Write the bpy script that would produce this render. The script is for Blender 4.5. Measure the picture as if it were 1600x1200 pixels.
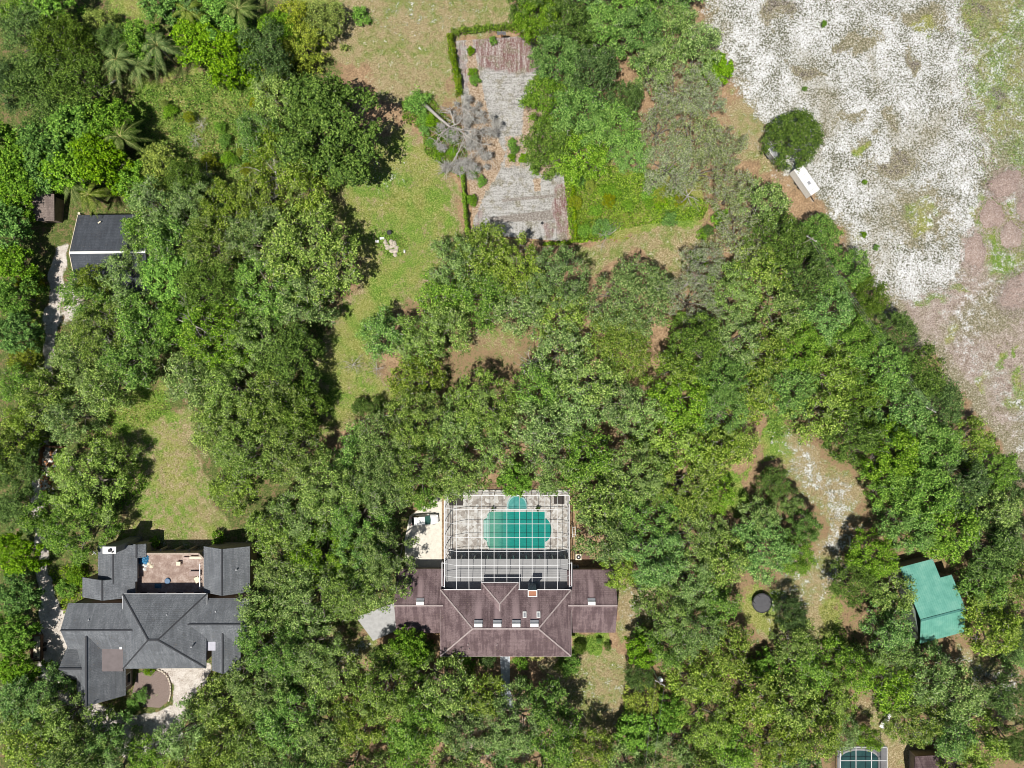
import bpy, bmesh, math, random
import numpy as np
from mathutils import Vector, Matrix

for o in list(bpy.data.objects):
    bpy.data.objects.remove(o)
scene = bpy.context.scene
COL = scene.collection
R = math.radians
RNG = np.random.default_rng(11)
rnd = random.Random(5)

# ------------------------------------------------------------------ camera
CAM_H = 121.0
PXM = 8.815                      # photo pixels per metre at ground level
cam_d = bpy.data.cameras.new("camera")
cam = bpy.data.objects.new("camera", cam_d)
COL.objects.link(cam)
cam.location = (0, 0, CAM_H)
cam.rotation_euler = (0, 0, 0)
cam_d.sensor_width = 36
cam_d.lens = 24
cam_d.clip_start = 0.5
cam_d.clip_end = 6000
scene.camera = cam

# ------------------------------------------------------------------ sky, sun, exposure
SUN_DIR = Vector((0.22, 0.33, -1.0)).normalized()
SUN_EL = math.asin(-SUN_DIR.z)
world = bpy.data.worlds.new("World")
scene.world = world
world.use_nodes = True
wn = world.node_tree
bg = wn.nodes["Background"]
sky = wn.nodes.new("ShaderNodeTexSky")
sky.sky_type = 'NISHITA'
sky.sun_disc = False
sky.sun_elevation = SUN_EL
sky.sun_rotation = math.atan2(-SUN_DIR.x, -SUN_DIR.y)
wn.links.new(sky.outputs[0], bg.inputs[0])
bg.inputs[1].default_value = 0.052
sun_d = bpy.data.lights.new("sun", 'SUN')
sun_d.energy = 5.0
sun_d.angle = R(0.5)
sun_d.color = (1.0, 0.955, 0.88)
sun = bpy.data.objects.new("sun", sun_d)
COL.objects.link(sun)
sun.rotation_euler = SUN_DIR.to_track_quat('-Z', 'Y').to_euler()
sun.location = (-30, -45, 140)
scene.view_settings.view_transform = 'Standard'
scene.view_settings.look = 'None'
scene.view_settings.exposure = 0.0
scene.view_settings.gamma = 1.0
scene.cycles.filter_width = 0.95
scene.cycles.max_bounces = 7
scene.cycles.diffuse_bounces = 3
scene.cycles.glossy_bounces = 2
scene.cycles.transmission_bounces = 3
scene.cycles.transparent_max_bounces = 10
scene.cycles.caustics_reflective = False
scene.cycles.caustics_refractive = False


def P(px, py, z=0.0):
    """a point of the site seen at photo pixel (px, py) that stands at height z"""
    f = (CAM_H - z) / CAM_H / PXM
    return ((px - 800) * f, (600 - py) * f, z)


# ------------------------------------------------------------------ object helpers
def tag(o, label=None, cat=None, group=None, kind=None):
    if label: o["label"] = label
    if cat: o["category"] = cat
    if group: o["group"] = group
    if kind: o["kind"] = kind
    return o


def empty(name, loc, label=None, cat=None, group=None, rz=0.0):
    o = bpy.data.objects.new(name, None)
    o.empty_display_size = 0.5
    o.location = loc
    o.rotation_euler = (0, 0, rz)
    COL.objects.link(o)
    return tag(o, label, cat, group)


def link_mesh(name, me, mats, parent=None):
    for m in (mats if isinstance(mats, (list, tuple)) else [mats]):
        me.materials.append(m)
    o = bpy.data.objects.new(name, me)
    COL.objects.link(o)
    if parent is not None:
        o.parent = parent
    return o


class MB:
    """collects shapes in world (or thing) coordinates; build() links ONE mesh object"""
    def __init__(self, origin=(0, 0, 0)):
        self.v, self.f, self.m, self.s = [], [], [], []
        self.o = Vector(origin)

    def add(self, verts, faces, mi=0, smooth=False):
        b = len(self.v)
        self.v += [tuple(Vector(p) - self.o) for p in verts]
        for f in faces:
            self.f.append([b + i for i in f]); self.m.append(mi); self.s.append(smooth)

    def box(self, c, s, rz=0.0, mi=0, rx=0.0, ry=0.0):
        M = Matrix.Translation(Vector(c)) @ Matrix.Rotation(rz, 4, 'Z') @ Matrix.Rotation(ry, 4, 'Y') @ Matrix.Rotation(rx, 4, 'X')
        hx, hy, hz = s[0] / 2, s[1] / 2, s[2] / 2
        vs = [M @ Vector((x, y, z)) for z in (-hz, hz) for x, y in ((-hx, -hy), (hx, -hy), (hx, hy), (-hx, hy))]
        self.add(vs, [(3, 2, 1, 0), (4, 5, 6, 7), (0, 1, 5, 4), (1, 2, 6, 5), (2, 3, 7, 6), (3, 0, 4, 7)], mi)

    def beam(self, a, b, w, h, mi=0):
        a, b = Vector(a), Vector(b)
        d = b - a
        L = d.length
        if L < 1e-5: return
        q = d.to_track_quat('X', 'Z').to_matrix().to_4x4()
        M = Matrix.Translation((a + b) / 2) @ q
        vs = [M @ Vector((x * L / 2, y * w / 2, z * h / 2)) for z in (-1, 1) for x, y in ((-1, -1), (1, -1), (1, 1), (-1, 1))]
        self.add(vs, [(3, 2, 1, 0), (4, 5, 6, 7), (0, 1, 5, 4), (1, 2, 6, 5), (2, 3, 7, 6), (3, 0, 4, 7)], mi)

    def tube(self, pts, rad, n=6, mi=0, cap=True):
        pts = [Vector(p) for p in pts]
        if not isinstance(rad, (list, tuple)): rad = [rad] * len(pts)
        vs = []
        for i, p in enumerate(pts):
            d = (pts[min(i + 1, len(pts) - 1)] - pts[max(i - 1, 0)])
            if d.length < 1e-6: d = Vector((0, 0, 1))
            d.normalize()
            u = d.cross(Vector((0.31, 0.77, 0.55))).normalized()
            w = d.cross(u)
            for k in range(n):
                a = 2 * math.pi * k / n
                vs.append(p + (u * math.cos(a) + w * math.sin(a)) * rad[i])
        fs = []
        for i in range(len(pts) - 1):
            for k in range(n):
                k2 = (k + 1) % n
                fs.append((i * n + k, i * n + k2, (i + 1) * n + k2, (i + 1) * n + k))
        if cap:
            fs.append(tuple(range(n))[::-1]); fs.append(tuple(range((len(pts) - 1) * n, len(pts) * n)))
        self.add(vs, fs, mi, True)

    def cyl(self, c, r, h, n=20, mi=0, r2=None):
        r2 = r if r2 is None else r2
        c = Vector(c)
        vs = [c + Vector((math.cos(2 * math.pi * k / n) * q, math.sin(2 * math.pi * k / n) * q, z)) for z, q in ((0, r), (h, r2)) for k in range(n)]
        fs = [(k, (k + 1) % n, n + (k + 1) % n, n + k) for k in range(n)]
        fs += [tuple(range(n))[::-1], tuple(range(n, 2 * n))]
        self.add(vs, fs, mi)

    def prism(self, poly, z0, z1, mi=0):
        """vertical prism over a plan polygon (x, y)"""
        n = len(poly)
        ar = sum(poly[i][0] * poly[(i + 1) % n][1] - poly[(i + 1) % n][0] * poly[i][1] for i in range(n))
        if ar < 0: poly = poly[::-1]
        vs = [(p[0], p[1], z0) for p in poly] + [(p[0], p[1], z1) for p in poly]
        fs = [tuple(range(n))[::-1], tuple(range(n, 2 * n))] + [(i, (i + 1) % n, n + (i + 1) % n, n + i) for i in range(n)]
        self.add(vs, fs, mi)

    def sheet(self, faces, t=0.18, mi=0):
        """roof planes given as 3D polygons; closed with an underside and fascia"""
        idx, pts, fl = {}, [], []
        for f in faces:
            f = [Vector(p) for p in f]
            nrm = Vector((0, 0, 0))
            for i in range(len(f)):
                nrm += f[i].cross(f[(i + 1) % len(f)])
            if nrm.z < 0: f = f[::-1]
            r = []
            for p in f:
                k = (round(p.x, 2), round(p.y, 2), round(p.z, 2))
                if k not in idx:
                    idx[k] = len(pts); pts.append(p)
                r.append(idx[k])
            fl.append(r)
        n = len(pts)
        edges = {}
        for r in fl:
            for i in range(len(r)):
                edges[(r[i], r[(i + 1) % len(r)])] = 1
        out = [tuple(r) for r in fl] + [tuple(n + i for i in r[::-1]) for r in fl]
        for (a, b) in edges:
            if (b, a) not in edges:
                out.append((b, a, n + a, n + b))
        self.add(pts + [p - Vector((0, 0, t)) for p in pts], out, mi)

    def build(self, name, mats, parent=None, bevel=0.0):
        me = bpy.data.meshes.new(name)
        me.from_pydata(self.v, [], self.f)
        me.polygons.foreach_set("material_index", self.m)
        me.polygons.foreach_set("use_smooth", self.s)
        me.update()
        o = link_mesh(name, me, mats, parent)
        if parent is None: o.location = self.o
        if bevel:
            b = o.modifiers.new("bevel", 'BEVEL'); b.width = bevel; b.segments = 2; b.limit_method = 'ANGLE'
        return o


def np_mesh(name, V, F, mi=None):
    """quads / tris from numpy arrays"""
    me = bpy.data.meshes.new(name)
    n, k = F.shape
    me.vertices.add(len(V)); me.vertices.foreach_set("co", V.astype(np.float32).ravel())
    me.loops.add(n * k); me.loops.foreach_set("vertex_index", F.astype(np.int32).ravel())
    me.polygons.add(n); me.polygons.foreach_set("loop_start", np.arange(0, n * k, k, dtype=np.int32))
    if mi is not None:
        me.polygons.foreach_set("material_index", mi.astype(np.int32))
    me.update(calc_edges=True)
    return me


# ------------------------------------------------------------------ node helpers
class NT:
    def __init__(self, name):
        self.m = bpy.data.materials.new(name)
        self.m.use_nodes = True
        self.t = self.m.node_tree
        self.b = self.t.nodes["Principled BSDF"]
        self.out = self.t.nodes["Material Output"]

    def n(self, typ, **kw):
        x = self.t.nodes.new(typ)
        for k, v in kw.items(): setattr(x, k, v)
        return x

    def l(self, a, b): self.t.links.new(a, b)

    def pos(self, obj=False):
        if obj: return self.n("ShaderNodeTexCoord").outputs["Object"]
        return self.n("ShaderNodeNewGeometry").outputs["Position"]

    def mapping(self, v, scale=(1, 1, 1), rot=(0, 0, 0), loc=(0, 0, 0)):
        x = self.n("ShaderNodeMapping")
        x.inputs["Scale"].default_value = scale; x.inputs["Rotation"].default_value = rot; x.inputs["Location"].default_value = loc
        self.l(v, x.inputs["Vector"]); return x.outputs[0]

    def noise(self, v, scale, detail=4, rough=0.6, dist=0.0):
        x = self.n("ShaderNodeTexNoise")
        x.inputs["Scale"].default_value = scale; x.inputs["Detail"].default_value = detail
        x.inputs["Roughness"].default_value = rough; x.inputs["Distortion"].default_value = dist
        self.l(v, x.inputs["Vector"]); return x.outputs["Fac"]

    def voro(self, v, scale, out="Distance", rand=1.0):
        x = self.n("ShaderNodeTexVoronoi")
        x.inputs["Scale"].default_value = scale; x.inputs["Randomness"].default_value = rand
        self.l(v, x.inputs["Vector"]); return x.outputs[out]

    def ramp(self, fac, stops, mode='LINEAR'):
        x = self.n("ShaderNodeValToRGB")
        e = x.color_ramp.elements
        x.color_ramp.interpolation = mode
        while len(e) < len(stops): e.new(0.5)
        for i, (p, c) in enumerate(stops):
            e[i].position = p
            e[i].color = (*c, 1) if isinstance(c, (tuple, list)) else (c, c, c, 1)
        self.l(fac, x.inputs[0]); return x.outputs[0]

    def math(self, op, a, b=None, c=None, clamp=False):
        x = self.n("ShaderNodeMath", operation=op); x.use_clamp = clamp
        for i, v in enumerate((a, b, c)):
            if v is None: continue
            if isinstance(v, (int, float)): x.inputs[i].default_value = v
            else: self.l(v, x.inputs[i])
        return x.outputs[0]

    def mix(self, fac, a, b, mode='MIX'):
        x = self.n("ShaderNodeMix", data_type='RGBA', blend_type=mode)
        for s, v in ((0, fac), (6, a), (7, b)):
            if isinstance(v, (int, float)): x.inputs[s].default_value = v
            elif isinstance(v, tuple): x.inputs[s].default_value = (*v, 1)
            else: self.l(v, x.inputs[s])
        return x.outputs[2]

    def sstep(self, v, lo, hi):
        x = self.n("ShaderNodeMapRange", interpolation_type='SMOOTHSTEP')
        x.inputs[1].default_value = lo; x.inputs[2].default_value = hi
        self.l(v, x.inputs[0]); return x.outputs[0]

    def color(self, c):
        if isinstance(c, tuple): self.b.inputs["Base Color"].default_value = (*c, 1)
        else: self.l(c, self.b.inputs["Base Color"])

    def set(self, rough=0.8, spec=0.3, metal=0.0):
        self.b.inputs["Roughness"].default_value = rough
        self.b.inputs["Specular IOR Level"].default_value = spec
        self.b.inputs["Metallic"].default_value = metal
        return self

    def bump(self, h, strength=0.4, dist=0.05):
        x = self.n("ShaderNodeBump")
        x.inputs["Strength"].default_value = strength; x.inputs["Distance"].default_value = dist
        self.l(h, x.inputs["Height"]); self.l(x.outputs[0], self.b.inputs["Normal"])


def plain(name, c, rough=0.7, var=0.25, scale=2.0, spec=0.3, metal=0.0):
    """paint, stone, wood...: a colour with soft weathering"""
    t = NT(name); v = t.pos()
    n = t.noise(v, scale, 6, 0.65)
    d = tuple(x * (1 - var) for x in c); u = tuple(min(0.9, x * (1 + var)) for x in c)
    t.color(t.ramp(n, [(0.3, d), (0.5, c), (0.72, u)])); t.set(rough, spec, metal)
    return t.m


def leaf_mat(name, dark, mid, light, trans=0.20, hue=0.024, val=0.35, patch=None):
    t = NT(name)
    g = t.n("ShaderNodeNewGeometry")
    oi = t.n("ShaderNodeObjectInfo")
    c = t.ramp(g.outputs["Random Per Island"], [(0.0, dark), (0.5, mid), (1.0, light)])
    n = t.noise(t.pos(), 0.33, 3, 0.5)
    if patch:
        c = t.mix(t.sstep(n, 0.52, 0.68), c, t.mix(0.6, c, patch))
    hs = t.n("ShaderNodeHueSaturation")
    t.l(t.math('MULTIPLY_ADD', oi.outputs["Random"], hue, 0.498 - hue / 2), hs.inputs["Hue"])
    t.l(t.math('MULTIPLY_ADD', oi.outputs["Random"], -0.25, 1.1), hs.inputs["Saturation"])
    fr = t.math('FRACT', t.math('MULTIPLY', oi.outputs["Random"], 7.31))
    t.l(t.math('MULTIPLY_ADD', fr, val, 1 - val / 2), hs.inputs["Value"])
    t.l(c, hs.inputs["Color"])
    t.l(hs.outputs[0], t.b.inputs["Base Color"])
    t.set(0.6, 0.18)
    tr = t.n("ShaderNodeBsdfTranslucent"); t.l(hs.outputs[0], tr.inputs["Color"])
    mx = t.n("ShaderNodeMixShader"); mx.inputs[0].default_value = trans
    t.l(t.b.outputs[0], mx.inputs[1]); t.l(tr.outputs[0], mx.inputs[2])
    t.l(mx.outputs[0], t.out.inputs["Surface"])
    return t.m


M = {}
M['oak'] = leaf_mat("oak leaves", (0.036, 0.076, 0.010), (0.169, 0.302, 0.037), (0.485, 0.624, 0.160), val=.34, patch=(0.256, 0.355, 0.110))
M['oak_green'] = leaf_mat("green oak leaves", (0.029, 0.076, 0.009), (0.135, 0.314, 0.032), (0.388, 0.603, 0.110), val=.34, patch=(0.192, 0.343, 0.055))
M['oak_olive'] = leaf_mat("yellowish oak leaves", (0.039, 0.082, 0.010), (0.172, 0.313, 0.037), (0.432, 0.592, 0.140), val=.34, patch=(0.248, 0.348, 0.110))
M['dark'] = leaf_mat("dark oak leaves", (0.025, 0.057, 0.009), (0.093, 0.186, 0.026), (0.240, 0.370, 0.075))
M['lush'] = leaf_mat("lush leaves", (0.033, 0.088, 0.007), (0.133, 0.325, 0.023), (0.360, 0.600, 0.070), patch=(0.187, 0.374, 0.039))
M['yellow'] = leaf_mat("yellow green leaves", (.08, .12, .010), (.24, .33, .022), (.50, .56, .065))
M['moss'] = leaf_mat("mossy oak leaves", (0.069, 0.106, 0.035), (0.238, 0.325, 0.110), (0.500, 0.560, 0.270), hue=0.02, val=0.2)
M['fine'] = leaf_mat("fine leaves", (0.048, 0.098, 0.011), (0.174, 0.290, 0.039), (0.420, 0.530, 0.130), val=0.15)
M['round'] = leaf_mat("round tree leaves", (.020, .050, .004), (.070, .135, .010), (.20, .30, .03))
M['vine'] = leaf_mat("vine leaves", (.040, .095, .007), (.150, .300, .022), (.36, .54, .06), patch=(.30, .39, .06))
M['turf'] = leaf_mat("lawn grass", (.05, .08, .012), (.165, .21, .042), (.34, .37, .12), trans=.12)
M['palm'] = leaf_mat("palm fronds", (.06, .11, .015), (.13, .21, .032), (.28, .35, .085))
M['dry'] = leaf_mat("dry weeds", (.20, .16, .08), (.33, .27, .14), (.48, .42, .25), trans=0.15)
M['twig'] = plain("pale twigs", (.36, .345, .30), 0.9, 0.3, 1.5)
M['bark'] = plain("oak bark", (.20, .175, .145), 0.95, 0.4, 3.0)
M['deadwood'] = plain("weathered dead wood", (.40, .375, .34), 0.9, 0.3, 2.0)
# ------------------------------------------------------------------ the ground
def poly_mask(X, Y, poly, soft):
    """1 inside a plan polygon (photo pixels on the ground), falling to 0 over `soft` px"""
    poly = np.array(poly, float)
    d2 = np.full(X.shape, 1e18); inside = np.zeros(X.shape, bool)
    n = len(poly)
    for i in range(n):
        a, b = poly[i], poly[(i + 1) % n]
        e = b - a
        w0, w1 = X - a[0], Y - a[1]
        t = np.clip((w0 * e[0] + w1 * e[1]) / (e @ e), 0, 1)
        d2 = np.minimum(d2, (w0 - t * e[0]) ** 2 + (w1 - t * e[1]) ** 2)
        c = ((a[1] <= Y) & (b[1] > Y)) | ((b[1] <= Y) & (a[1] > Y))
        with np.errstate(divide='ignore', invalid='ignore'):
            xi = a[0] + (Y - a[1]) / (e[1] if abs(e[1]) > 1e-9 else 1e-9) * e[0]
        inside ^= c & (X < xi)
    sd = np.sqrt(d2) * np.where(inside, 1, -1)
    return np.clip(sd / soft + 0.5, 0, 1)


def blob(X, Y, cx, cy, rx, ry=None, rot=0.0):
    ry = ry or rx
    c, s = math.cos(R(rot)), math.sin(R(rot))
    u = ((X - cx) * c + (Y - cy) * s) / rx; v = (-(X - cx) * s + (Y - cy) * c) / ry
    return np.clip(1.5 - np.sqrt(u * u + v * v), 0, 1)


def axis(lo, hi, step):
    core = np.arange(lo, hi + step / 2, step)
    outer = np.array([30, 80, 200, 500, 1200, 2500.0])
    return np.concatenate([lo - outer[::-1], core, hi + outer])


gx, gy = axis(-112, 112, 0.42), axis(-86, 86, 0.42)
GX, GY = np.meshgrid(gx, gy)
X, Y = 800 + GX * PXM, 600 - GY * PXM
CXr, CYr = X.copy(), Y.copy()
X = X + 7 * np.sin(GX * .55 + 1.8 * np.sin(GY * .41)) + 5 * np.sin(GY * 1.1 + 1.3 * np.sin(GX * .9 + 2)) + 3 * np.sin(GX * 2.3 + GY * 1.7)
Y = Y + 7 * np.sin(GY * .6 + 1.6 * np.sin(GX * .37 + 1)) + 5 * np.sin(GX * 1.2 + 1.4 * np.sin(GY * .8)) + 3 * np.sin(GY * 2.6 - GX * 1.5)
SAND_POLY = [(1092, -200), (1800, -200), (1800, 330), (1560, 400), (1500, 450), (1420, 470), (1370, 440), (1320, 350), (1275, 305), (1225, 260), (1170, 160), (1120, 60)]
sand = poly_mask(X, Y, SAND_POLY, 75)
for b in [(1215, 15, 26, 20, 0), (1310, 75, 22, 12, 40), (1258, 112, 32, 11, 28), (1425, 98, 12, 30, -22), (1392, 180, 14, 28, -22), (1395, 257, 50, 17, -8), (1530, 15, 18, 40, -30),
          (1440, 30, 40, 20, 0), (1345, 65, 30, 25, 0), (1330, 190, 24, 12, 0), (1350, 225, 20, 14, 0)]:
    sand = sand * (1 - 0.75 * blob(X, Y, *b))
field = poly_mask(X, Y, [(1085, -200), (1800, -200), (1800, 420), (1500, 470), (1420, 490), (1360, 460), (1310, 360), (1270, 310), (1220, 265), (1165, 165), (1112, 62)], 40)
sand *= 1 - 0.55 * poly_mask(X, Y, [(1490, -100), (1800, -100), (1800, 330), (1540, 300), (1500, 180)], 70)
sand *= 1 - 0.6 * blob(X, Y, 1440, 340, 60, 60) - 0.0
for p, s, k in [([(1205, 660), (1260, 700), (1300, 730), (1355, 770), (1320, 860), (1260, 960), (1290, 820), (1220, 720)], 50, .50),
                ([(1308, 800), (1342, 800), (1325, 900), (1270, 930)], 40, .58), ([(1100, 815), (1190, 800), (1190, 840), (1110, 850)], 25, .4),
                ([(1480, 1020), (1600, 1060), (1600, 1140), (1530, 1090)], 40, .5), ([(960, 900), (1030, 900), (1025, 985), (965, 990)], 40, .38), ([(870, 1040), (990, 1020), (985, 1150), (920, 1130)], 60, .28),
                ([(520, 1000), (575, 1000), (560, 1060), (515, 1050)], 30, .5), ([(560, -20), (760, -20), (740, 60), (600, 70)], 60, .30), ([(560, 250), (640, 240), (640, 300), (560, 310)], 50, .33),
                ([(1200, 860), (1330, 830), (1280, 960), (1190, 1000)], 50, .35)]:
    sand = np.maximum(sand, k * poly_mask(X, Y, p, s))
green = np.zeros(X.shape)
for p, s, k in [([(515, 250), (620, 190), (715, 250), (725, 400), (640, 480), (600, 510), (590, 560), (620, 600), (650, 600), (640, 640), (560, 660), (505, 700), (490, 560), (560, 430), (520, 330)], 40, .62),
                ([(620, 290), (690, 270), (705, 340), (640, 360), (600, 340)], 30, 1.0), ([(600, 400), (640, 420), (570, 530), (520, 660), (500, 640), (550, 480)], 24, .9),
                ([(205, 140), (400, 90), (440, 190), (400, 300), (300, 310), (215, 250)], 50, 1.0), ([(430, -20), (540, -20), (500, 90), (440, 120)], 30, .7),
                ([(885, 250), (1110, 270), (1105, 345), (960, 365), (890, 380)], 18, 1.0), ([(180, 620), (262, 600), (272, 660), (170, 690)], 26, 1.0), ([(170, 650), (300, 650), (345, 800), (360, 850), (180, 850), (200, 740)], 40, .52),
                ([(1278, 930), (1310, 930), (1345, 1040), (1290, 1060)], 22, .85), ([(1190, 640), (1225, 650), (1235, 720), (1195, 720)], 20, .95), ([(1135, 735), (1170, 735), (1175, 800), (1135, 800)], 20, .85),
                ([(890, 985), (948, 985), (945, 1018), (900, 1030), (690, 1035), (690, 1022), (890, 1022)], 10, 1.0), ([(1490, -100), (1800, -100), (1800, 330), (1560, 280), (1500, 160)], 60, .62),
                ([(1500, 300), (1640, 330), (1640, 430), (1540, 440)], 24, .8), ([(870, 1030), (900, 1020), (890, 1060), (875, 1060)], 14, .7), ([(1170, 920), (1230, 930), (1220, 1000), (1150, 960)], 30, .9),
                ([(160, -30), (230, -30), (240, 60), (190, 90), (160, 30)], 30, .6), ([(90, 560), (60, 420), (45, 420), (50, 580)], 16, .6), ([(760, 490), (830, 500), (830, 560), (740, 560)], 30, .35)]:
    green = np.maximum(green, k * poly_mask(X, Y, p, s))
for cx, cy, rx, ry in [(1445, 60, 26, 30), (1470, 150, 20, 30), (1350, 230, 20, 14), (1425, 275, 12, 10), (1440, 340, 30, 24), (1370, 340, 20, 14), (1350, 370, 16, 18), (1400, 390, 22, 16), (1288, 35, 8, 8), (1258, 138, 6, 6), (1352, 285, 10, 8), (1480, 280, 7, 9)]:
    green = np.maximum(green, .8 * blob(X, Y, cx, cy, rx, ry))
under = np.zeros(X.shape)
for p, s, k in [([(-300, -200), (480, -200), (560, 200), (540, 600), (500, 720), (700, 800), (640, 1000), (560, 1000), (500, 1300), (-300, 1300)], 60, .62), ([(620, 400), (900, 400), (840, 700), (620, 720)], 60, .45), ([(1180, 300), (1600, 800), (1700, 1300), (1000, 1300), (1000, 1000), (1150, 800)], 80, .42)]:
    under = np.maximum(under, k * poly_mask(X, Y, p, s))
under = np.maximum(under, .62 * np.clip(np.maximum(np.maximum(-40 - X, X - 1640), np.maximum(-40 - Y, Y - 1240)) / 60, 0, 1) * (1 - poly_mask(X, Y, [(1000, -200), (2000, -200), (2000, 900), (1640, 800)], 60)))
tan = np.zeros(X.shape)
for p, s, k in [([(485, 85), (555, -60), (810, -60), (805, 45), (705, 55), (700, 150), (650, 175), (600, 150), (560, 100)], 26, 1.0), ([(690, 60), (760, 90), (740, 180), (690, 170)], 30, .5),
                ([(515, 250), (620, 190), (715, 250), (728, 400), (640, 480), (600, 510), (590, 560), (620, 600), (650, 600), (640, 640), (560, 660), (500, 700), (490, 560), (560, 430), (520, 330)], 30, .95), ([(170, 650), (300, 640), (345, 800), (365, 870), (180, 860), (200, 740)], 24, .8),
                ([(890, 395), (950, 380), (1000, 350), (1080, 342), (1115, 365), (1085, 445), (1040, 450), (1030, 410), (985, 392), (930, 425)], 14, 1.0), ([(1130, 150), (1190, 130), (1215, 260), (1190, 290), (1140, 200)], 26, .9),
                ([(720, 520), (760, 480), (835, 500), (830, 560), (745, 565)], 40, .55), ([(960, 895), (1030, 895), (1028, 990), (960, 1000)], 20, .9), ([(850, 1035), (960, 1010), (992, 1040), (990, 1160), (900, 1150)], 30, 1.0),
                ([(512, 985), (585, 995), (565, 1065), (510, 1060)], 18, 1.0), ([(1195, 650), (1260, 690), (1360, 760), (1320, 880), (1280, 1060), (1180, 1000), (1200, 900), (1300, 830), (1210, 720)], 34, .8), ([(1480, 1010), (1600, 1040), (1600, 1150), (1520, 1090)], 30, .8),
                ([(205, 140), (400, 90), (440, 190), (400, 300), (300, 310), (215, 250)], 40, .15), ([(1330, 1090), (1400, 1080), (1440, 1200), (1360, 1200)], 30, .8), ([(1345, 470), (1400, 480), (1380, 520), (1340, 500)], 20, .8)]:
    tan = np.maximum(tan, k * poly_mask(X, Y, p, s))
pink = np.zeros(X.shape)
for p, s, k in [([(1375, 440), (1450, 400), (1520, 380), (1800, 280), (1800, 900), (1600, 760), (1540, 640), (1440, 530)], 40, .9)]:
    pink = np.maximum(pink, k * poly_mask(X, Y, p, s))
for b in [(1425, 98, 12, 30, -22), (1215, 15, 40, 24, 0), (1310, 75, 20, 12, 40), (1258, 112, 30, 10, 28), (1392, 180, 12, 24, -22), (1530, 15, 16, 34, -30)]:
    pink = np.maximum(pink, 0.0 * X)
pink *= .62 + .38 * np.sin(GX * .23 + 1.4 * np.sin(GY * .2)) * np.sin(GY * .27 + 1)
for cx, cy, rx, ry in [(1572, 286, 34, 24), (1550, 336, 26, 28), (1580, 368, 25, 28), (1524, 392, 25, 34), (1602, 322, 18, 30), (1596, 455, 42, 32)]:
    pink = np.maximum(pink, .9 * blob(X, Y, cx, cy, rx, ry))
    sand = sand * (1 - .7 * blob(X, Y, cx, cy, rx, ry))
field = np.maximum(field, poly_mask(X, Y, [(1350, 430), (1800, 250), (1800, 950), (1600, 780), (1530, 650), (1430, 540)], 50))
sand = np.maximum(sand, .42 * poly_mask(X, Y, [(1380, 430), (1800, 250), (1800, 950), (1600, 770), (1540, 650), (1440, 530)], 60) * (.6 + .4 * np.sin(GX * .31 + 2 * np.sin(GY * .17))))
for cx, cy, rx, ry in [(1450, 470, 26, 14), (1500, 455, 30, 12), (1480, 520, 14, 26), (1560, 560, 12, 24), (1590, 610, 20, 40), (1540, 600, 10, 18), (1585, 540, 10, 14)]:
    green = np.maximum(green, .62 * blob(X, Y, cx, cy, rx, ry))
soil = np.zeros(X.shape)
for b in [(1425, 98, 10, 26, -22), (1220, 8, 34, 20, 0), (1310, 75, 18, 10, 40), (1258, 112, 28, 9, 28), (1392, 180, 10, 22, -22), (1528, 15, 12, 34, -30), (1395, 257, 44, 14, -8), (1555, 155, 16, 16, 0)]:
    soil = np.maximum(soil, .55 * blob(X, Y, *b))
X, Y = .6 * CXr + .4 * X, .6 * CYr + .4 * Y
gravel = np.zeros(X.shape)
for p, s, k in [([(84, 385), (108, 385), (102, 440), (86, 520), (84, 590), (66, 590), (68, 500), (78, 430)], 10, .9), ([(62, 690), (80, 690), (66, 800), (74, 900), (100, 960), (98, 1040), (62, 1040), (60, 900), (48, 800)], 10, .95),
                ([(242, 1040), (332, 1040), (322, 1062), (290, 1110), (275, 1180), (190, 1180), (120, 1120), (128, 1092), (200, 1120), (268, 1105), (272, 1070)], 10, 1.0), ([(60, 955), (118, 955), (105, 1060), (120, 1110), (60, 1060)], 10, .95),
                ([(760, 1060), (830, 1060), (850, 1200), (740, 1200), (560, 1010)], 30, .4), ([(95, 440), (140, 430), (130, 500), (90, 510)], 20, .7)]:
    gravel = np.maximum(gravel, k * poly_mask(X, Y, p, s))
nx, ny = len(gx), len(gy)
hh = 0.05 * np.sin(GX * .31 + 1.3) * np.cos(GY * .27) - 0.06
V = np.stack([GX, GY, np.where((abs(GX) < 112) & (abs(GY) < 86), hh, -0.06)], -1).reshape(-1, 3)
ii = np.arange(nx * ny).reshape(ny, nx)
F = np.stack([ii[:-1, :-1], ii[:-1, 1:], ii[1:, 1:], ii[1:, :-1]], -1).reshape(-1, 4)
me = np_mesh("ground", V, F)
for nm, chans in (("cover_one", (sand, green, tan, pink)), ("cover_two", (soil, gravel, field, under))):
    at = me.attributes.new(nm, 'FLOAT_COLOR', 'POINT')
    at.data.foreach_set("color", np.stack(chans, -1).astype(np.float32).ravel())

t = NT("ground cover"); v = t.pos()
n_big = t.noise(v, 0.16, 4, 0.6); n_mid = t.noise(v, 0.75, 5, 0.65); n_fine = t.noise(v, 3.2, 3, 0.7); n_grit = t.noise(v, 6.5, 2, 0.7); n_grit2 = t.noise(t.mapping(v, loc=(31, 7, 3)), 5.0, 2, 0.7)
n_pat0 = t.noise(t.mapping(v, loc=(9, 40, 2)), .25, 4, .65)
a1 = t.n("ShaderNodeAttribute", attribute_name="cover_one"); a2 = t.n("ShaderNodeAttribute", attribute_name="cover_two")
s1 = t.n("ShaderNodeSeparateColor"); t.l(a1.outputs["Color"], s1.inputs[0])
s2 = t.n("ShaderNodeSeparateColor"); t.l(a2.outputs["Color"], s2.inputs[0])
warp = t.math('ADD', t.math('MULTIPLY_ADD', n_mid, .9, -.45), t.math('MULTIPLY_ADD', n_fine, .7, -.35))


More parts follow.
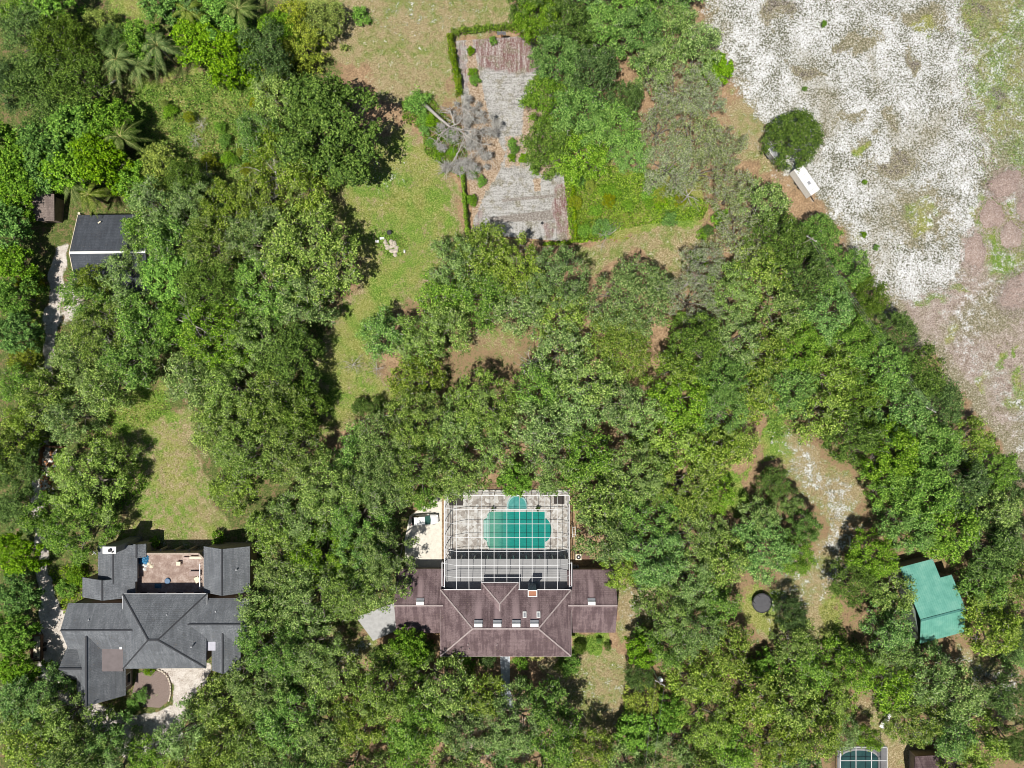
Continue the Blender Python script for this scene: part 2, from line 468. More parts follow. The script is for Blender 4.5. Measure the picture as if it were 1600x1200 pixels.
def soft_mask(m, gain=1.0, lo=.36, hi=.64):
    w = t.math('MULTIPLY', warp, gain)
    return t.sstep(t.math('ADD', m, w), lo, hi)


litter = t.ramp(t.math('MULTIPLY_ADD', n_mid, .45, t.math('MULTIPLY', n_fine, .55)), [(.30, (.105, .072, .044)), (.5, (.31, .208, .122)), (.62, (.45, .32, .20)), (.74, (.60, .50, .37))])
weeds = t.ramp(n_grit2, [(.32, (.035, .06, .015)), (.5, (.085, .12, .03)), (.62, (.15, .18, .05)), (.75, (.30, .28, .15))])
straw = t.ramp(n_grit, [(.32, (.13, .10, .045)), (.47, (.275, .22, .115)), (.58, (.38, .31, .18)), (.72, (.64, .56, .42))])
straw = t.mix(t.sstep(t.math('MULTIPLY_ADD', n_mid, .5, t.math('MULTIPLY', n_pat0, .5)), .44, .60), straw, t.ramp(n_grit, [(.33, (.07, .11, .02)), (.52, (.17, .215, .05)), (.75, (.40, .40, .18))]))
straw = t.mix(t.sstep(t.math('MULTIPLY_ADD', n_mid, .6, t.math('MULTIPLY', n_fine, .4)), .55, .66), straw, (.52, .46, .36))
grass = t.ramp(n_grit2, [(.30, (0.053, 0.107, 0.014)), (.48, (0.123, 0.220, 0.030)), (.60, (0.212, 0.312, 0.056)), (.74, (0.423, 0.429, 0.166))])
grass = t.mix(t.sstep(n_big, .40, .60), grass, t.ramp(n_grit2, [(.3, (0.118, 0.134, 0.024)), (.5, (0.235, 0.253, 0.066)), (.72, (0.470, 0.419, 0.210))]))
n_spk = t.noise(v, 3.3, 2, .6); n_pat = t.noise(v, .22, 4, .65)
grain = t.math('ADD', t.math('MULTIPLY_ADD', n_spk, .72, t.math('MULTIPLY', n_grit, .20)), t.math('MULTIPLY_ADD', n_pat, .52, -.21))
white = t.ramp(grain, [(.37, (.11, .11, .075)), (.44, (.22, .22, .175)), (.50, (.43, .43, .405)), (.57, (.56, .565, .56)), (.68, (.71, .715, .72))])
fielddirt = t.ramp(t.math('MULTIPLY_ADD', n_grit2, .5, t.math('MULTIPLY', n_spk, .5)), [(.34, (.085, .082, .045)), (.47, (.19, .175, .105)), (.56, (.32, .29, .21)), (.68, (.60, .57, .50))])
hay = t.ramp(t.math('MULTIPLY_ADD', n_grit2, .6, t.math('MULTIPLY', n_mid, .4)), [(.36, (.13, .10, .078)), (.46, (.27, .215, .18)), (.54, (.40, .335, .295)), (.66, (.58, .53, .49))])
peat = t.ramp(n_grit, [(.35, (.05, .042, .034)), (.52, (.13, .11, .085)), (.66, (.5, .47, .43))])
shell = t.ramp(t.math('MULTIPLY_ADD', n_grit, .6, t.math('MULTIPLY', n_mid, .4)), [(.36, (.30, .25, .21)), (.48, (.52, .47, .42)), (.62, (.68, .64, .60))])
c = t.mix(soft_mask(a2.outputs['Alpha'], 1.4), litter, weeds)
c = t.mix(soft_mask(s1.outputs[2], .9), c, straw)
c = t.mix(soft_mask(s2.outputs[2], .7), c, fielddirt)
c = t.mix(soft_mask(a1.outputs["Alpha"], .9), c, hay)
c = t.mix(soft_mask(s1.outputs[1], 1.25), c, grass)
c = t.mix(soft_mask(s1.outputs[0], 1.6, .36, .66), c, white)
n_wide = t.noise(t.mapping(v, loc=(3, 70, 9), scale=(1.5, .8, 1), rot=(0, 0, .5)), .075, 5, .68)
c = t.mix(t.math('MULTIPLY', t.math('MULTIPLY', t.sstep(n_wide, .48, .68), .70), s2.outputs[2]), c, fielddirt)
c = t.mix(soft_mask(s2.outputs[0], 1.5, .36, .7), c, peat)
c = t.mix(soft_mask(s2.outputs[1], .7), c, shell)
t.color(c); t.set(.95, .1); t.bump(n_fine, .5, .12)
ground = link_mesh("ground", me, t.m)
tag(ground, kind='structure')


def ground_sheet(name, poly, z, m, kind='structure', thick=None):
    b = MB()
    pts = [P(*p)[:2] for p in poly]
    if thick: b.prism(pts, z - thick, z)
    else:
        ar = sum(pts[i][0] * pts[(i + 1) % len(pts)][1] - pts[(i + 1) % len(pts)][0] * pts[i][1] for i in range(len(pts)))
        if ar < 0: pts = pts[::-1]
        b.add([(x, y, z) for x, y in pts], [tuple(range(len(pts)))])
    o = b.build(name, m)
    return tag(o, kind=kind)


# ------------------------------------------------------------------ tennis court
cgx, cgy = np.meshgrid(np.linspace(0, 1, 90), np.linspace(0, 1, 180))
TL, TR, BL, BR = np.array((712, 64.)), np.array((852, 54.)), np.array((741, 366.)), np.array((894, 378.))
pxy = (TL[None, None] * (1 - cgx)[..., None] + TR[None, None] * cgx[..., None]) * (1 - cgy)[..., None] + (BL[None, None] * (1 - cgx)[..., None] + BR[None, None] * cgx[..., None]) * cgy[..., None]
CX, CY = pxy[..., 0], pxy[..., 1]
V = np.stack([(CX - 800) / PXM, (600 - CY) / PXM, 0.05 + 0 * CX], -1).reshape(-1, 3)
ii = np.arange(V.shape[0]).reshape(180, 90)
F = np.stack([ii[1:, :-1], ii[1:, 1:], ii[:-1, 1:], ii[:-1, :-1]], -1).reshape(-1, 4)
me = np_mesh("tennis_court", V, F)
red = np.zeros(CX.shape)
for p, s, k in [([(735, 60), (860, 50), (860, 105), (812, 118), (770, 112), (750, 112), (742, 80)], 16, .75), ([(740, 56), (762, 56), (758, 82), (742, 86)], 10, 1.0), ([(795, 103), (830, 100), (830, 112), (795, 114)], 8, 1.0),
                ([(868, 285), (900, 285), (905, 380), (875, 380), (860, 330)], 16, .8), ([(705, 60), (740, 60), (750, 110), (735, 150), (712, 150)], 20, .5), ([(740, 330), (760, 310), (760, 345), (740, 370)], 14, .5), ([(845, 345), (870, 345), (866, 375), (850, 375)], 10, .6)]:
    red = np.maximum(red, k * poly_mask(CX, CY, p, s))
band = np.zeros(CX.shape)
for p, s, k in [([(762, 340), (860, 328), (866, 344), (770, 348)], 6, 1.0), ([(780, 310), (870, 302), (870, 309), (785, 317)], 6, .7)]:
    band = np.maximum(band, k * poly_mask(CX, CY, p, s))
over = np.zeros(CX.shape)
for p, s, k in [([(835, 120), (850, 110), (880, 260), (858, 280), (830, 262), (815, 215), (818, 170), (832, 150)], 12, 1.0), ([(820, 45), (870, 45), (870, 120), (842, 90)], 14, 1.0), ([(728, 60), (738, 60), (752, 130), (770, 200), (790, 240), (780, 270), (760, 300), (738, 350), (725, 300), (735, 200)], 12, .95),
                ([(783, 206), (830, 206), (826, 268), (783, 268)], 20, .55), ([(888, 270), (920, 270), (920, 390), (886, 390)], 10, .9), ([(832, 278), (846, 278), (845, 300), (835, 300)], 6, .8)]:
    over = np.maximum(over, k * poly_mask(CX, CY, p, s))
lower = poly_mask(CX, CY, [(600, 112), (1000, 96), (1000, 342), (600, 352)], 10)
at = me.attributes.new("cover_one", 'FLOAT_COLOR', 'POINT')
at.data.foreach_set("color", np.stack([red, band, over, lower], -1).astype(np.float32).ravel())
t = NT("worn court paint"); v = t.pos()
a1 = t.n("ShaderNodeAttribute", attribute_name="cover_one"); s1 = t.n("ShaderNodeSeparateColor"); t.l(a1.outputs["Color"], s1.inputs[0])
n_mid = t.noise(v, 0.8, 5, .65); n_fine = t.noise(v, 3.4, 3, .7)
warp = t.math('ADD', t.math('MULTIPLY_ADD', n_mid, .9, -.45), t.math('MULTIPLY_ADD', n_fine, .6, -.3))
hz = t.noise(t.mapping(v, scale=(.35, 2.6, 1), rot=(0, 0, R(3))), 1.0, 5, .7); vt = t.noise(t.mapping(v, scale=(2.6, .25, 1), rot=(0, 0, R(3))), 1.0, 5, .7)
st = t.mix(.35, t.mix(a1.outputs["Alpha"], vt, hz), n_mid)
n_moss = t.noise(t.mapping(v, loc=(5, 9, 2)), .55, 5, .7)
base = t.ramp(t.math('MULTIPLY_ADD', st, .6, t.math('MULTIPLY', n_fine, .4)), [(.34, (0.112, 0.106, 0.101)), (.43, (0.241, 0.234, 0.218)), (.52, (0.396, 0.387, 0.370)), (.66, (0.550, 0.544, 0.529))])
redc = t.ramp(t.math('MULTIPLY_ADD', vt, .6, t.math('MULTIPLY', n_fine, .4)), [(.36, (0.120, 0.064, 0.059)), (.46, (0.198, 0.111, 0.105)), (.53, (0.292, 0.230, 0.214)), (.64, (0.482, 0.459, 0.437))])
bandc = t.ramp(n_fine, [(.35, (.16, .14, .12)), (.55, (.27, .245, .22)), (.75, (.45, .42, .40))])
litterc = t.ramp(n_fine, [(.3, (.17, .11, .06)), (.5, (.35, .26, .18)), (.7, (.53, .45, .36))])
c = t.mix(t.sstep(t.math('ADD', s1.outputs[0], warp), .32, .68), base, redc)
c = t.mix(t.math('MULTIPLY', t.sstep(n_moss, .49, .63), .8), c, t.ramp(n_fine, [(.3, (.10, .095, .06)), (.55, (.25, .23, .17)), (.7, (.45, .43, .38))]))
c = t.mix(t.sstep(t.math('MULTIPLY_ADD', warp, .4, s1.outputs[1]), .4, .6), c, bandc)
c = t.mix(t.sstep(t.math('ADD', s1.outputs[2], warp), .4, .6), c, litterc)
t.color(c); t.set(.9, .15)
tag(link_mesh("tennis_court", me, t.m), kind='structure')
# ------------------------------------------------------------------ building materials
def shingle(name, c, stain, speck=.28, course=.28, stripe_x=()):
    t = NT(name); v = t.pos()
    n = t.noise(v, 9.0, 3, .7); w = t.noise(v, .45, 5, .65); st = t.noise(t.mapping(v, scale=(1.9, .20, .20)), 1.0, 4, .6)
    d = tuple(x * (1 - speck * 1.5) for x in c); u = tuple(x * (1 + speck * 1.7) for x in c)
    col = t.ramp(n, [(.3, d), (.5, c), (.7, u)])
    col = t.mix(t.math('MULTIPLY', t.sstep(t.math('MULTIPLY_ADD', w, .5, t.math('MULTIPLY', st, .5)), (.42), .58), .95), col, t.mix(.75, col, stain))
    br = t.n("ShaderNodeTexBrick"); br.inputs["Scale"].default_value = 1.0; br.inputs["Brick Width"].default_value = .9; br.inputs["Row Height"].default_value = course
    br.inputs["Mortar Size"].default_value = .03; br.inputs["Color1"].default_value = (1, 1, 1, 1); br.inputs["Color2"].default_value = (.86, .86, .86, 1); br.inputs["Mortar"].default_value = (.6, .6, .6, 1)
    t.l(v, br.inputs["Vector"])
    col = t.mix(.7, col, br.outputs["Color"], 'MULTIPLY')
    col = t.mix(t.math('MULTIPLY', t.sstep(t.math('MULTIPLY_ADD', t.noise(v, 5.5, 2, .7), .6, t.math('MULTIPLY', w, .4)), .60, .68), .55), col, (.30, .25, .17))
    if stripe_x:
        sx = t.n("ShaderNodeSeparateXYZ"); t.l(v, sx.inputs[0]); acc = None
        for x0, ylo, wd in stripe_x:
            e = t.math('SUBTRACT', 1.0, t.math('DIVIDE', t.math('ABSOLUTE', t.math('SUBTRACT', sx.outputs[0], x0)), wd), clamp=True)
            e = t.math('MULTIPLY', t.math('MINIMUM', t.math('MULTIPLY', e, 1.6), 1.0), t.math('MULTIPLY', t.sstep(sx.outputs[1], ylo, ylo + .2), t.math('SUBTRACT', 1.0, t.sstep(sx.outputs[1], ylo + 2.0, ylo + 5.5))))
            acc = e if acc is None else t.math('MAXIMUM', acc, e)
        col = t.mix(t.math('MULTIPLY', acc, t.math('MULTIPLY_ADD', st, .9, .25)), col, tuple(min(.5, x * 1.4 + .015) for x in c))
    t.color(col); t.set(.9, .2); t.bump(n, .3, .03)
    return t.m


M['mauve'] = shingle("mauve shingles", (.22, .160, .163), (.085, .054, .060), stripe_x=[((747 - 800) / 9.42, -40.2, .75), ((777 - 800) / 9.42, -40.2, .75), ((806 - 800) / 9.42, -40.2, .75), ((836 - 800) / 9.42, -40.2, .75),
                                                                                   ((656 - 800) / 9.2, -37.3, .6), ((924.5 - 800) / 9.2, -37.3, .6)])
M['slate'] = shingle("grey shingles", (.185, .197, .212), (.115, .124, .137), speck=.48)
M['slate_cap'] = plain("grey ridge shingles", (.05, .052, .058), .9, .3, 4)
M['mauve_cap'] = plain("pale ridge shingles", (.36, .30, .29), .9, .25, 4)
M['black_roof'] = shingle("black shingles", (.085, .095, .112), (.055, .062, .075), speck=.34)
M['shake'] = shingle("brown shakes", (.23, .185, .165), (.14, .11, .10), speck=.4)
M['stucco'] = plain("tan stucco", (.34, .28, .23), .9, .2, 2)
M['brown_wall'] = plain("brown stucco", (.20, .155, .13), .9, .25, 2)
M['white'] = plain("white paint", (.80, .80, .78), .5, .08, 3)
M['alu'] = plain("white aluminium", (.68, .68, .69), .4, .05, 3)
M['grey_metal'] = plain("grey metal", (.28, .29, .31), .5, .2, 2, .4)
M['black'] = plain("black plastic", (.03, .03, .033), .6, .3, 3)
M['dark_warm_grey'] = plain("dark mat", (.075, .065, .060), .9, .25, 3)
M['concrete'] = plain("pale concrete", (.66, .62, .54), .9, .14, 1.6)
M['grey_concrete'] = plain("grey concrete", (.40, .40, .40), .9, .15, 1.6)
M['lanai'] = plain("lanai roof panels", (.43, .43, .43), .7, .1, 1.2)
M['slab'] = plain("brown roof membrane", (.17, .145, .145), .9, .15, .8)
M['terrace'] = None
t = NT("stained terrace tiles"); v = t.pos(); n = t.noise(v, .9, 6, .7); n2 = t.noise(v, 4, 3, .6)
t.color(t.ramp(t.math('MULTIPLY_ADD', n, .7, t.math('MULTIPLY', n2, .3)), [(.33, (.20, .135, .11)), (.5, (.33, .245, .205)), (.66, (.52, .43, .38))])); t.set(.85, .2); M['terrace'] = t.m
t = NT("window glass"); t.color((.02, .025, .03)); t.set(.08, .6); M['glass'] = t.m
t = NT("brick"); br = t.n("ShaderNodeTexBrick"); br.inputs["Scale"].default_value = 4; br.inputs["Color1"].default_value = (.42, .15, .06, 1); br.inputs["Color2"].default_value = (.33, .11, .05, 1); br.inputs["Mortar"].default_value = (.4, .33, .28, 1)
t.l(t.pos(), br.inputs["Vector"]); t.color(br.outputs["Color"]); t.set(.9); M['brick'] = t.m
M['blue_siding'] = plain("blue grey chimney siding", (.20, .245, .28), .8, .15, 2)
t = NT("teal standing seam metal"); v = t.pos()
sm = t.n("ShaderNodeTexWave"); sm.wave_type = 'BANDS'; sm.bands_direction = 'X'; sm.inputs["Scale"].default_value = .85; sm.inputs["Distortion"].default_value = 0
t.l(t.mapping(v, rot=(0, 0, R(-14.8))), sm.inputs["Vector"])
n = t.noise(v, .6, 5, .65)
c = t.ramp(n, [(.3, (.11, .335, .265)), (.5, (.155, .42, .335)), (.7, (.23, .50, .40))])
c = t.mix(t.math('MULTIPLY', t.sstep(sm.outputs["Fac"], .9, .99), .35), c, (.07, .22, .18)); t.color(c); t.set(.45, .4, .15); M['teal'] = t.m


def ridge_caps(mb, segs, w=.3, h=.05, mi=0, lift=.03):
    for a, b in segs:
        a, b = Vector(a) + Vector((0, 0, lift)), Vector(b) + Vector((0, 0, lift))
        mb.beam(a, b, w, h, mi)


def gable(mb, caps, a, b, half, ze, ov=0.0):
    """gable roof with ridge a -> b (3D, equal z) and eaves `half` m either side at ze"""
    a, b = Vector(a), Vector(b)
    d = (b - a); d.z = 0; d.normalize()
    s = Vector((-d.y, d.x, 0)) * half
    l0, l1, r0, r1 = a + s, b + s, a - s, b - s
    for p in (l0, l1, r0, r1): p.z = ze
    mb.sheet([[a, b, l1, l0], [a, r0, r1, b]])
    caps.append((a, b))
    return [l0, l1, r1, r0]


def gable_ends(mb, a, b, half, ze, inset=.35, drop=.2, mi=0):
    a, b = Vector(a), Vector(b)
    d = (b - a); d.z = 0; L = d.length; d.normalize()
    s = Vector((-d.y, d.x, 0)) * (half - .35)
    k = (half - .35) / half
    for p in (a + d * inset, b - d * inset):
        zt = p.z - drop - .05
        zb = ze - drop
        q = [Vector((p.x - s.x, p.y - s.y, 0)), Vector((p.x + s.x, p.y + s.y, 0)), Vector((p.x + s.x, p.y + s.y, zt - (zt - zb) * k)), Vector((p.x, p.y, zt)), Vector((p.x - s.x, p.y - s.y, zt - (zt - zb) * k))]
        e = d * .1
        n = len(q)
        mb.add([v - e for v in q] + [v + e for v in q], [tuple(range(n))[::-1], tuple(range(n, 2 * n))] + [(i, (i + 1) % n, n + (i + 1) % n, n + i) for i in range(n)], mi)


def rect_px(x0, y0, x1, y1, z, inset=0.0):
    a, b = P(x0, y0, z), P(x1, y1, z)
    return [(a[0] + inset, b[1] + inset), (b[0] - inset, b[1] + inset), (b[0] - inset, a[1] - inset), (a[0] + inset, a[1] - inset)]


# ------------------------------------------------------------------ mauve-roofed house
hx, hy, _ = P(790, 973, 0)
house = empty("house", (hx, hy, 0), "mauve shingled house with hipped main roof and two gabled wings behind the cage", "house")
HO = (hx, hy, 0)
e, rz_ = 5.0, 7.75
NW, NE, SE, SW = P(688, 921.3, e), P(892.3, 921.3, e), P(892.3, 1025.3, e), P(688, 1025.3, e)
ym = (NW[1] + SW[1]) / 2; half = (NW[1] - SW[1]) / 2
RL, RR = (NW[0] + half, ym, rz_), (NE[0] - half, ym, rz_)
bl, brr = P(752, 910, e), P(810, 910, e)
bx = (bl[0] + brr[0]) / 2; bh = (brr[0] - bl[0]) / 2
slope = (rz_ - e) / half
apex = (bx, bl[1] - bh, e + bh * slope)
inner = (bx, NW[1] - bh, e + bh * slope)
bl2, br2 = (bl[0], NW[1], e), (brr[0], NW[1], e)
mb = MB(HO)
mb.sheet([[NW, bl2, inner, br2, NE, RR, RL], [SW, SE, RR, RL], [NW, SW, RL], [NE, SE, RR], [bl, brr, apex], [bl, apex, inner, bl2], [brr, br2, inner, apex]], .2)
roof = mb.build("roof", M['mauve'], house)
mb = MB(HO)
ridge_caps(mb, [(RL, RR), (RL, NW), (RL, SW), (RR, NE), (RR, SE), (bl, apex), (brr, apex), (apex, inner)], .24)
mb.build("ridge_cap", M['mauve_cap'], roof)
mb = MB(HO)      # gutters round the eaves
for a, b in [(NW, bl2), (bl2, bl), (bl, brr), (brr, br2), (br2, NE), (NE, SE), (SE, SW), (SW, NW)]:
    mb.beam(Vector(a) - Vector((0, 0, .08)), Vector(b) - Vector((0, 0, .08)), .12, .14)
mb.build("gutter", M['mauve_cap'], roof)
mb = MB(HO)
i = .5
mb.prism([(NW[0] + i, NW[1] - i), (NE[0] - i, NW[1] - i), (NE[0] - i, SW[1] + i), (NW[0] + i, SW[1] + i)], -.1, e - .18)
mb.prism([(bl[0] + i, NW[1] - i - .02), (brr[0] - i, NW[1] - i - .02), (brr[0] - i, bl[1] - i), (bl[0] + i, bl[1] - i)], -.1, e - .19)
mb.build("wall", M['stucco'], house)
for (x0, x1, yn, ys, yr) in ((619.5, 690, 889.5, 989, 0), (892.5, 961.5, 890, 988.5, 0)):
    ze, zr = 3.0, 5.4
    a, b = P(x0, yn, ze), P(x1, ys, ze)
    yc = (a[1] + b[1]) / 2
    xl, xr = a[0], b[0]
    if x0 < 700: xr = NW[0] + .52
    else: xl = NE[0] - .52
    mb = MB(HO); caps = []
    gable(mb, caps, (xl, yc, zr), (xr, yc, zr), (a[1] - b[1]) / 2, ze)
    rf = mb.build("wing_roof", M['mauve'], house)
    mb = MB(HO); ridge_caps(mb, caps, .24); mb.build("ridge_cap", M['mauve_cap'], rf)
    mb = MB(HO); g = .45
    mb.prism([(xl + g, a[1] - g), (xr - .05, a[1] - g), (xr - .05, b[1] + g), (xl + g, b[1] + g)] if x0 < 700 else [(xl + .05, a[1] - g), (xr - g, a[1] - g), (xr - g, b[1] + g), (xl + .05, b[1] + g)], -.1, ze - .2)
    gx_ = xl + g + .15 if x0 < 700 else xr - g - .15
    k = (a[1] - b[1]) / 2 - g
    mb.add([(gx_ - .1, yc - k, ze - .2), (gx_ - .1, yc + k, ze - .2), (gx_ - .1, yc, zr - .3), (gx_ + .1, yc - k, ze - .2), (gx_ + .1, yc + k, ze - .2), (gx_ + .1, yc, zr - .3)], [(0, 1, 2), (5, 4, 3), (0, 3, 4, 1), (1, 4, 5, 2), (2, 5, 3, 0)])
    mb.build("wing_wall", M['stucco'], house)


def roof_z(y, eave_y=NW[1]):
    return e + (eave_y - y) * slope


def ridge_vent(px, py, zz, w=1.35, wing=False):
    x, y, _ = P(px, py, zz)
    mb = MB(HO)
    mb.add([(x - w / 2, y - .34, zz - .35), (x + w / 2, y - .34, zz - .35), (x + w / 2, y + .55, zz - .75), (x - w / 2, y + .55, zz - .75), (x - w / 2, y - .34, zz + .12), (x + w / 2, y - .34, zz + .12), (x + w / 2, y + .22, zz + .10), (x - w / 2, y + .22, zz + .10)],
           [(3, 2, 1, 0), (4, 5, 6, 7), (0, 1, 5, 4), (1, 2, 6, 5), (2, 3, 7, 6), (3, 0, 4, 7)])
    o = mb.build("roof_vent", M['white'], house)
    mb = MB(HO); mb.box((x, y + .44, zz - .32), (w + .06, .46, .10), rx=R(-28)); mb.build("vent_hood", M['grey_metal'], o)
    return o


for px in (747.3, 777, 806.7, 835): ridge_vent(px, 976.3, 7.75)
for px in (656.3, 924.5): ridge_vent(px, 942, 5.45, 1.25)
for px in (819.6, 841.2):
    x, y, _ = P(px, 959.6, 6.6)
    z = roof_z(y) + .1; tilt = math.atan(slope)
    mb = MB(HO); mb.box((x, y, z), (.62, 1.0, .16), rx=-tilt); o = mb.build("skylight", M['white'], house)
    mb = MB(HO); mb.box((x, y, z + .08), (.36, .70, .06), rx=-tilt); mb.build("pane", M['grey_metal'], o)
for px, py in ((731.5, 1006), (733, 1014.5), (776.5, 1006)):
    x, y, _ = P(px, py, 6.0)
    z = e + (y - SW[1]) * slope
    mb = MB(HO); mb.cyl((x, y, z - .2), .07, .7, 10); mb.cyl((x, y, z - .02), .16, .04, 10); mb.build("vent_pipe", M['mauve_cap'], house)
# chimney standing against the north wall, through the lanai roof
cx0, cy0, _ = P(832, 927.2, 7.75)
mb = MB(HO)
mb.box((cx0, cy0, 3.85), (1.36, .92, 7.6)); ch = mb.build("chimney", M['blue_siding'], house)
mb = MB(HO)
for dx, dy, sx, sy in ((0, .47, 1.56, .13), (0, -.47, 1.56, .13), (.715, 0, .13, .81), (-.715, 0, .13, .81)): mb.box((cx0 + dx, cy0 + dy, 7.7), (sx, sy, .22))
mb.build("chimney_rim", M['white'], ch)
mb = MB(HO); mb.box((cx0, cy0, 7.66), (1.28, .78, .1)); mb.build("chimney_top", M['brick'], ch)
# lanai: flat roof along the north wall
LN = P(0, 873.4, 3)[1]; LX0, LX1 = P(696, 0, 3)[0], P(888, 0, 3)[0]
mb = MB(HO)
mb.prism([(LX0, LN), (LX1, LN), (LX1, NW[1] - .45), (brr[0] - .45, NW[1] - .45), (brr[0] - .45, bl[1] - .45), (bl[0] + .45, bl[1] - .45), (bl[0] + .45, NW[1] - .45), (LX0, NW[1] - .45)], 2.82, 3.0)
lan = mb.build("lanai_roof", M['lanai'], house)
mb = MB(HO)
for k in range(1, 22):
    y = LN - k * .36
    if y > bl[1] - .4: mb.box(((LX0 + LX1) / 2, y, 3.012), (LX1 - LX0 - .2, .03, .02))
mb.build("roof_rib", M['grey_metal'], lan)
for k in range(10):
    x = LX0 + .4 + k * (LX1 - LX0 - .8) / 9
    mb = MB(HO); mb.cyl((x, LN - .15, 0), .12, 2.82, 12); mb.box((x, LN - .15, .12), (.36, .36, .24)); mb.build("post", M['white'], house)
# porch and front walk
pcx, pcy, _ = P(789, 1027, 2.6)
mb = MB(HO)
n = 14
for zz, r0, r1 in ((2.55, 1.7, 1.7), (2.75, 1.7, .2)):
    pass
mb.add([(pcx + 1.7 * math.cos(math.pi + math.pi * k / n), SW[1] + .1 + 1.15 * math.sin(math.pi + math.pi * k / n), 2.5) for k in range(n + 1)] + [(pcx + .5 * math.cos(math.pi + math.pi * k / n), SW[1] + .1 + .3 * math.sin(math.pi + math.pi * k / n), 3.3) for k in range(n + 1)],
       [(k, k + 1, n + 2 + k, n + 1 + k) for k in range(n)] + [tuple(range(n + 1, 2 * n + 2)), tuple(range(n + 1))[::-1]])
mb.build("porch_canopy", M['dark_warm_grey'], house)
for s in (-1, 1):
    mb = MB(HO); mb.cyl((pcx + s * 1.35, SW[1] - .45, 0), .09, 2.5, 10); mb.build("porch_post", M['white'], house)
for k, wx in enumerate((-8.5, -5.5, 4.8, 8.2)):
    mb = MB(HO); mb.box((hx + wx, SW[1] + .5, 1.6), (1.5, .14, 1.5)); o = mb.build("window", M['white'], house)
    mb = MB(HO); mb.box((hx + wx, SW[1] + .44, 1.6), (1.3, .08, 1.3)); mb.build("pane", M['glass'], o)
ground_sheet("front_path", [(781.5, 1022), (797, 1022), (796, 1075), (806, 1110), (782, 1110), (783, 1070)], .03, plain("blue grey flagstones", (.50, .55, .60), .8, .3, 2.5), thick=.1)
ground_sheet("concrete_pad", [(690.5, 770), (690.5, 889), (634, 889), (632, 845), (640, 806), (660, 792)], .04, M['concrete'], thick=.12)
ground_sheet("driveway", [(520, 960), (560, 963), (648, 930), (652, 960), (636, 962), (618, 986), (583, 1001), (556, 964)], .03, M['grey_concrete'], thick=.1)
# joints scored in the pad
# ------------------------------------------------------------------ pool, deck, cage
DX0, DX1, DN, DS = P(693.5, 0)[0], P(890, 0)[0], P(0, 765)[1], P(0, 871)[1]
z_d = .06


def arc(cx, cy, rx, ry, a0, a1, n=12):
    return [(cx + rx * math.cos(R(a0 + (a1 - a0) * k / n)), cy + ry * math.sin(R(a0 + (a1 - a0) * k / n))) for k in range(n + 1)]


pool_px = [(765, 799.5), (852, 799.5), (852, 809)] + arc(849, 828, 12.5, 19, -78, 78, 14) + [(852, 848), (852, 856.5), (765, 856.5), (762, 853), (760.5, 845)] + [(755.5, 841), (755.5, 812), (760.5, 809), (762, 803)]
spa_px = [(794.5, 794.5)] + arc(808, 789, 13.5, 13.5, 180, 360, 16) + [(821.5, 794.5)]
t = NT("mottled deck pavers"); v = t.pos()
vo = t.voro(t.mapping(v, scale=(1, 1, 1), rot=(0, 0, R(45))), 2.1, "Color"); sp = t.n("ShaderNodeSeparateColor"); t.l(vo, sp.inputs[0])
n = t.noise(v, 2.2, 4, .6)
t.color(t.ramp(t.math('MULTIPLY_ADD', sp.outputs[0], .5, t.math('MULTIPLY', n, .5)), [(.25, (.36, .32, .285)), (.45, (.55, .51, .46)), (.6, (.66, .635, .59)), (.75, (.80, .79, .76))])); t.set(.85, .2); M['paver'] = t.m
mb = MB(); mb.prism([(DX0, DN), (DX1, DN), (DX1, DS), (DX0, DS)], -.15, z_d); tag(mb.build("pool_deck", M['paver']), kind='structure')
mb = MB(); mb.prism([(DX0, DS - .004), (DX1, DS - .004), (DX1, NE[1] - .4), (DX0, NE[1] - .4)], -.15, z_d); tag(mb.build("lanai_floor", M['grey_concrete']), kind='structure')
px_, py_, _ = P(808, 828)
pool = empty("swimming_pool", (px_, py_, 0), "teal swimming pool with a round end and small arched spa inside the large cage", "pool")


def ring_mesh(mb, poly, w, z0, z1):
    """flat coping band outside a closed outline"""
    n = len(poly)
    c = Vector((sum(p[0] for p in poly) / n, sum(p[1] for p in poly) / n))
    out = []
    for i in range(n):
        a, b, d = Vector(poly[i - 1]), Vector(poly[i]), Vector(poly[(i + 1) % n])
        e1, e2 = (b - a).normalized(), (d - b).normalized()
        nn = Vector((e1.y + e2.y, -e1.x - e2.x))
        if nn.length < 1e-4: nn = b - c
        nn.normalize()
        if nn.dot(b - c) < 0: nn = -nn
        out.append(b + nn * w)
    vs = [(p[0], p[1], z1) for p in poly] + [(p[0], p[1], z1) for p in out] + [(p[0], p[1], z0) for p in poly] + [(p[0], p[1], z0) for p in out]
    fs = []
    for i in range(n):
        j = (i + 1) % n
        fs += [(i, j, n + j, n + i), (n + i, n + j, 3 * n + j, 3 * n + i), (2 * n + i, 2 * n + j, j, i)]
    mb.add(vs, fs)


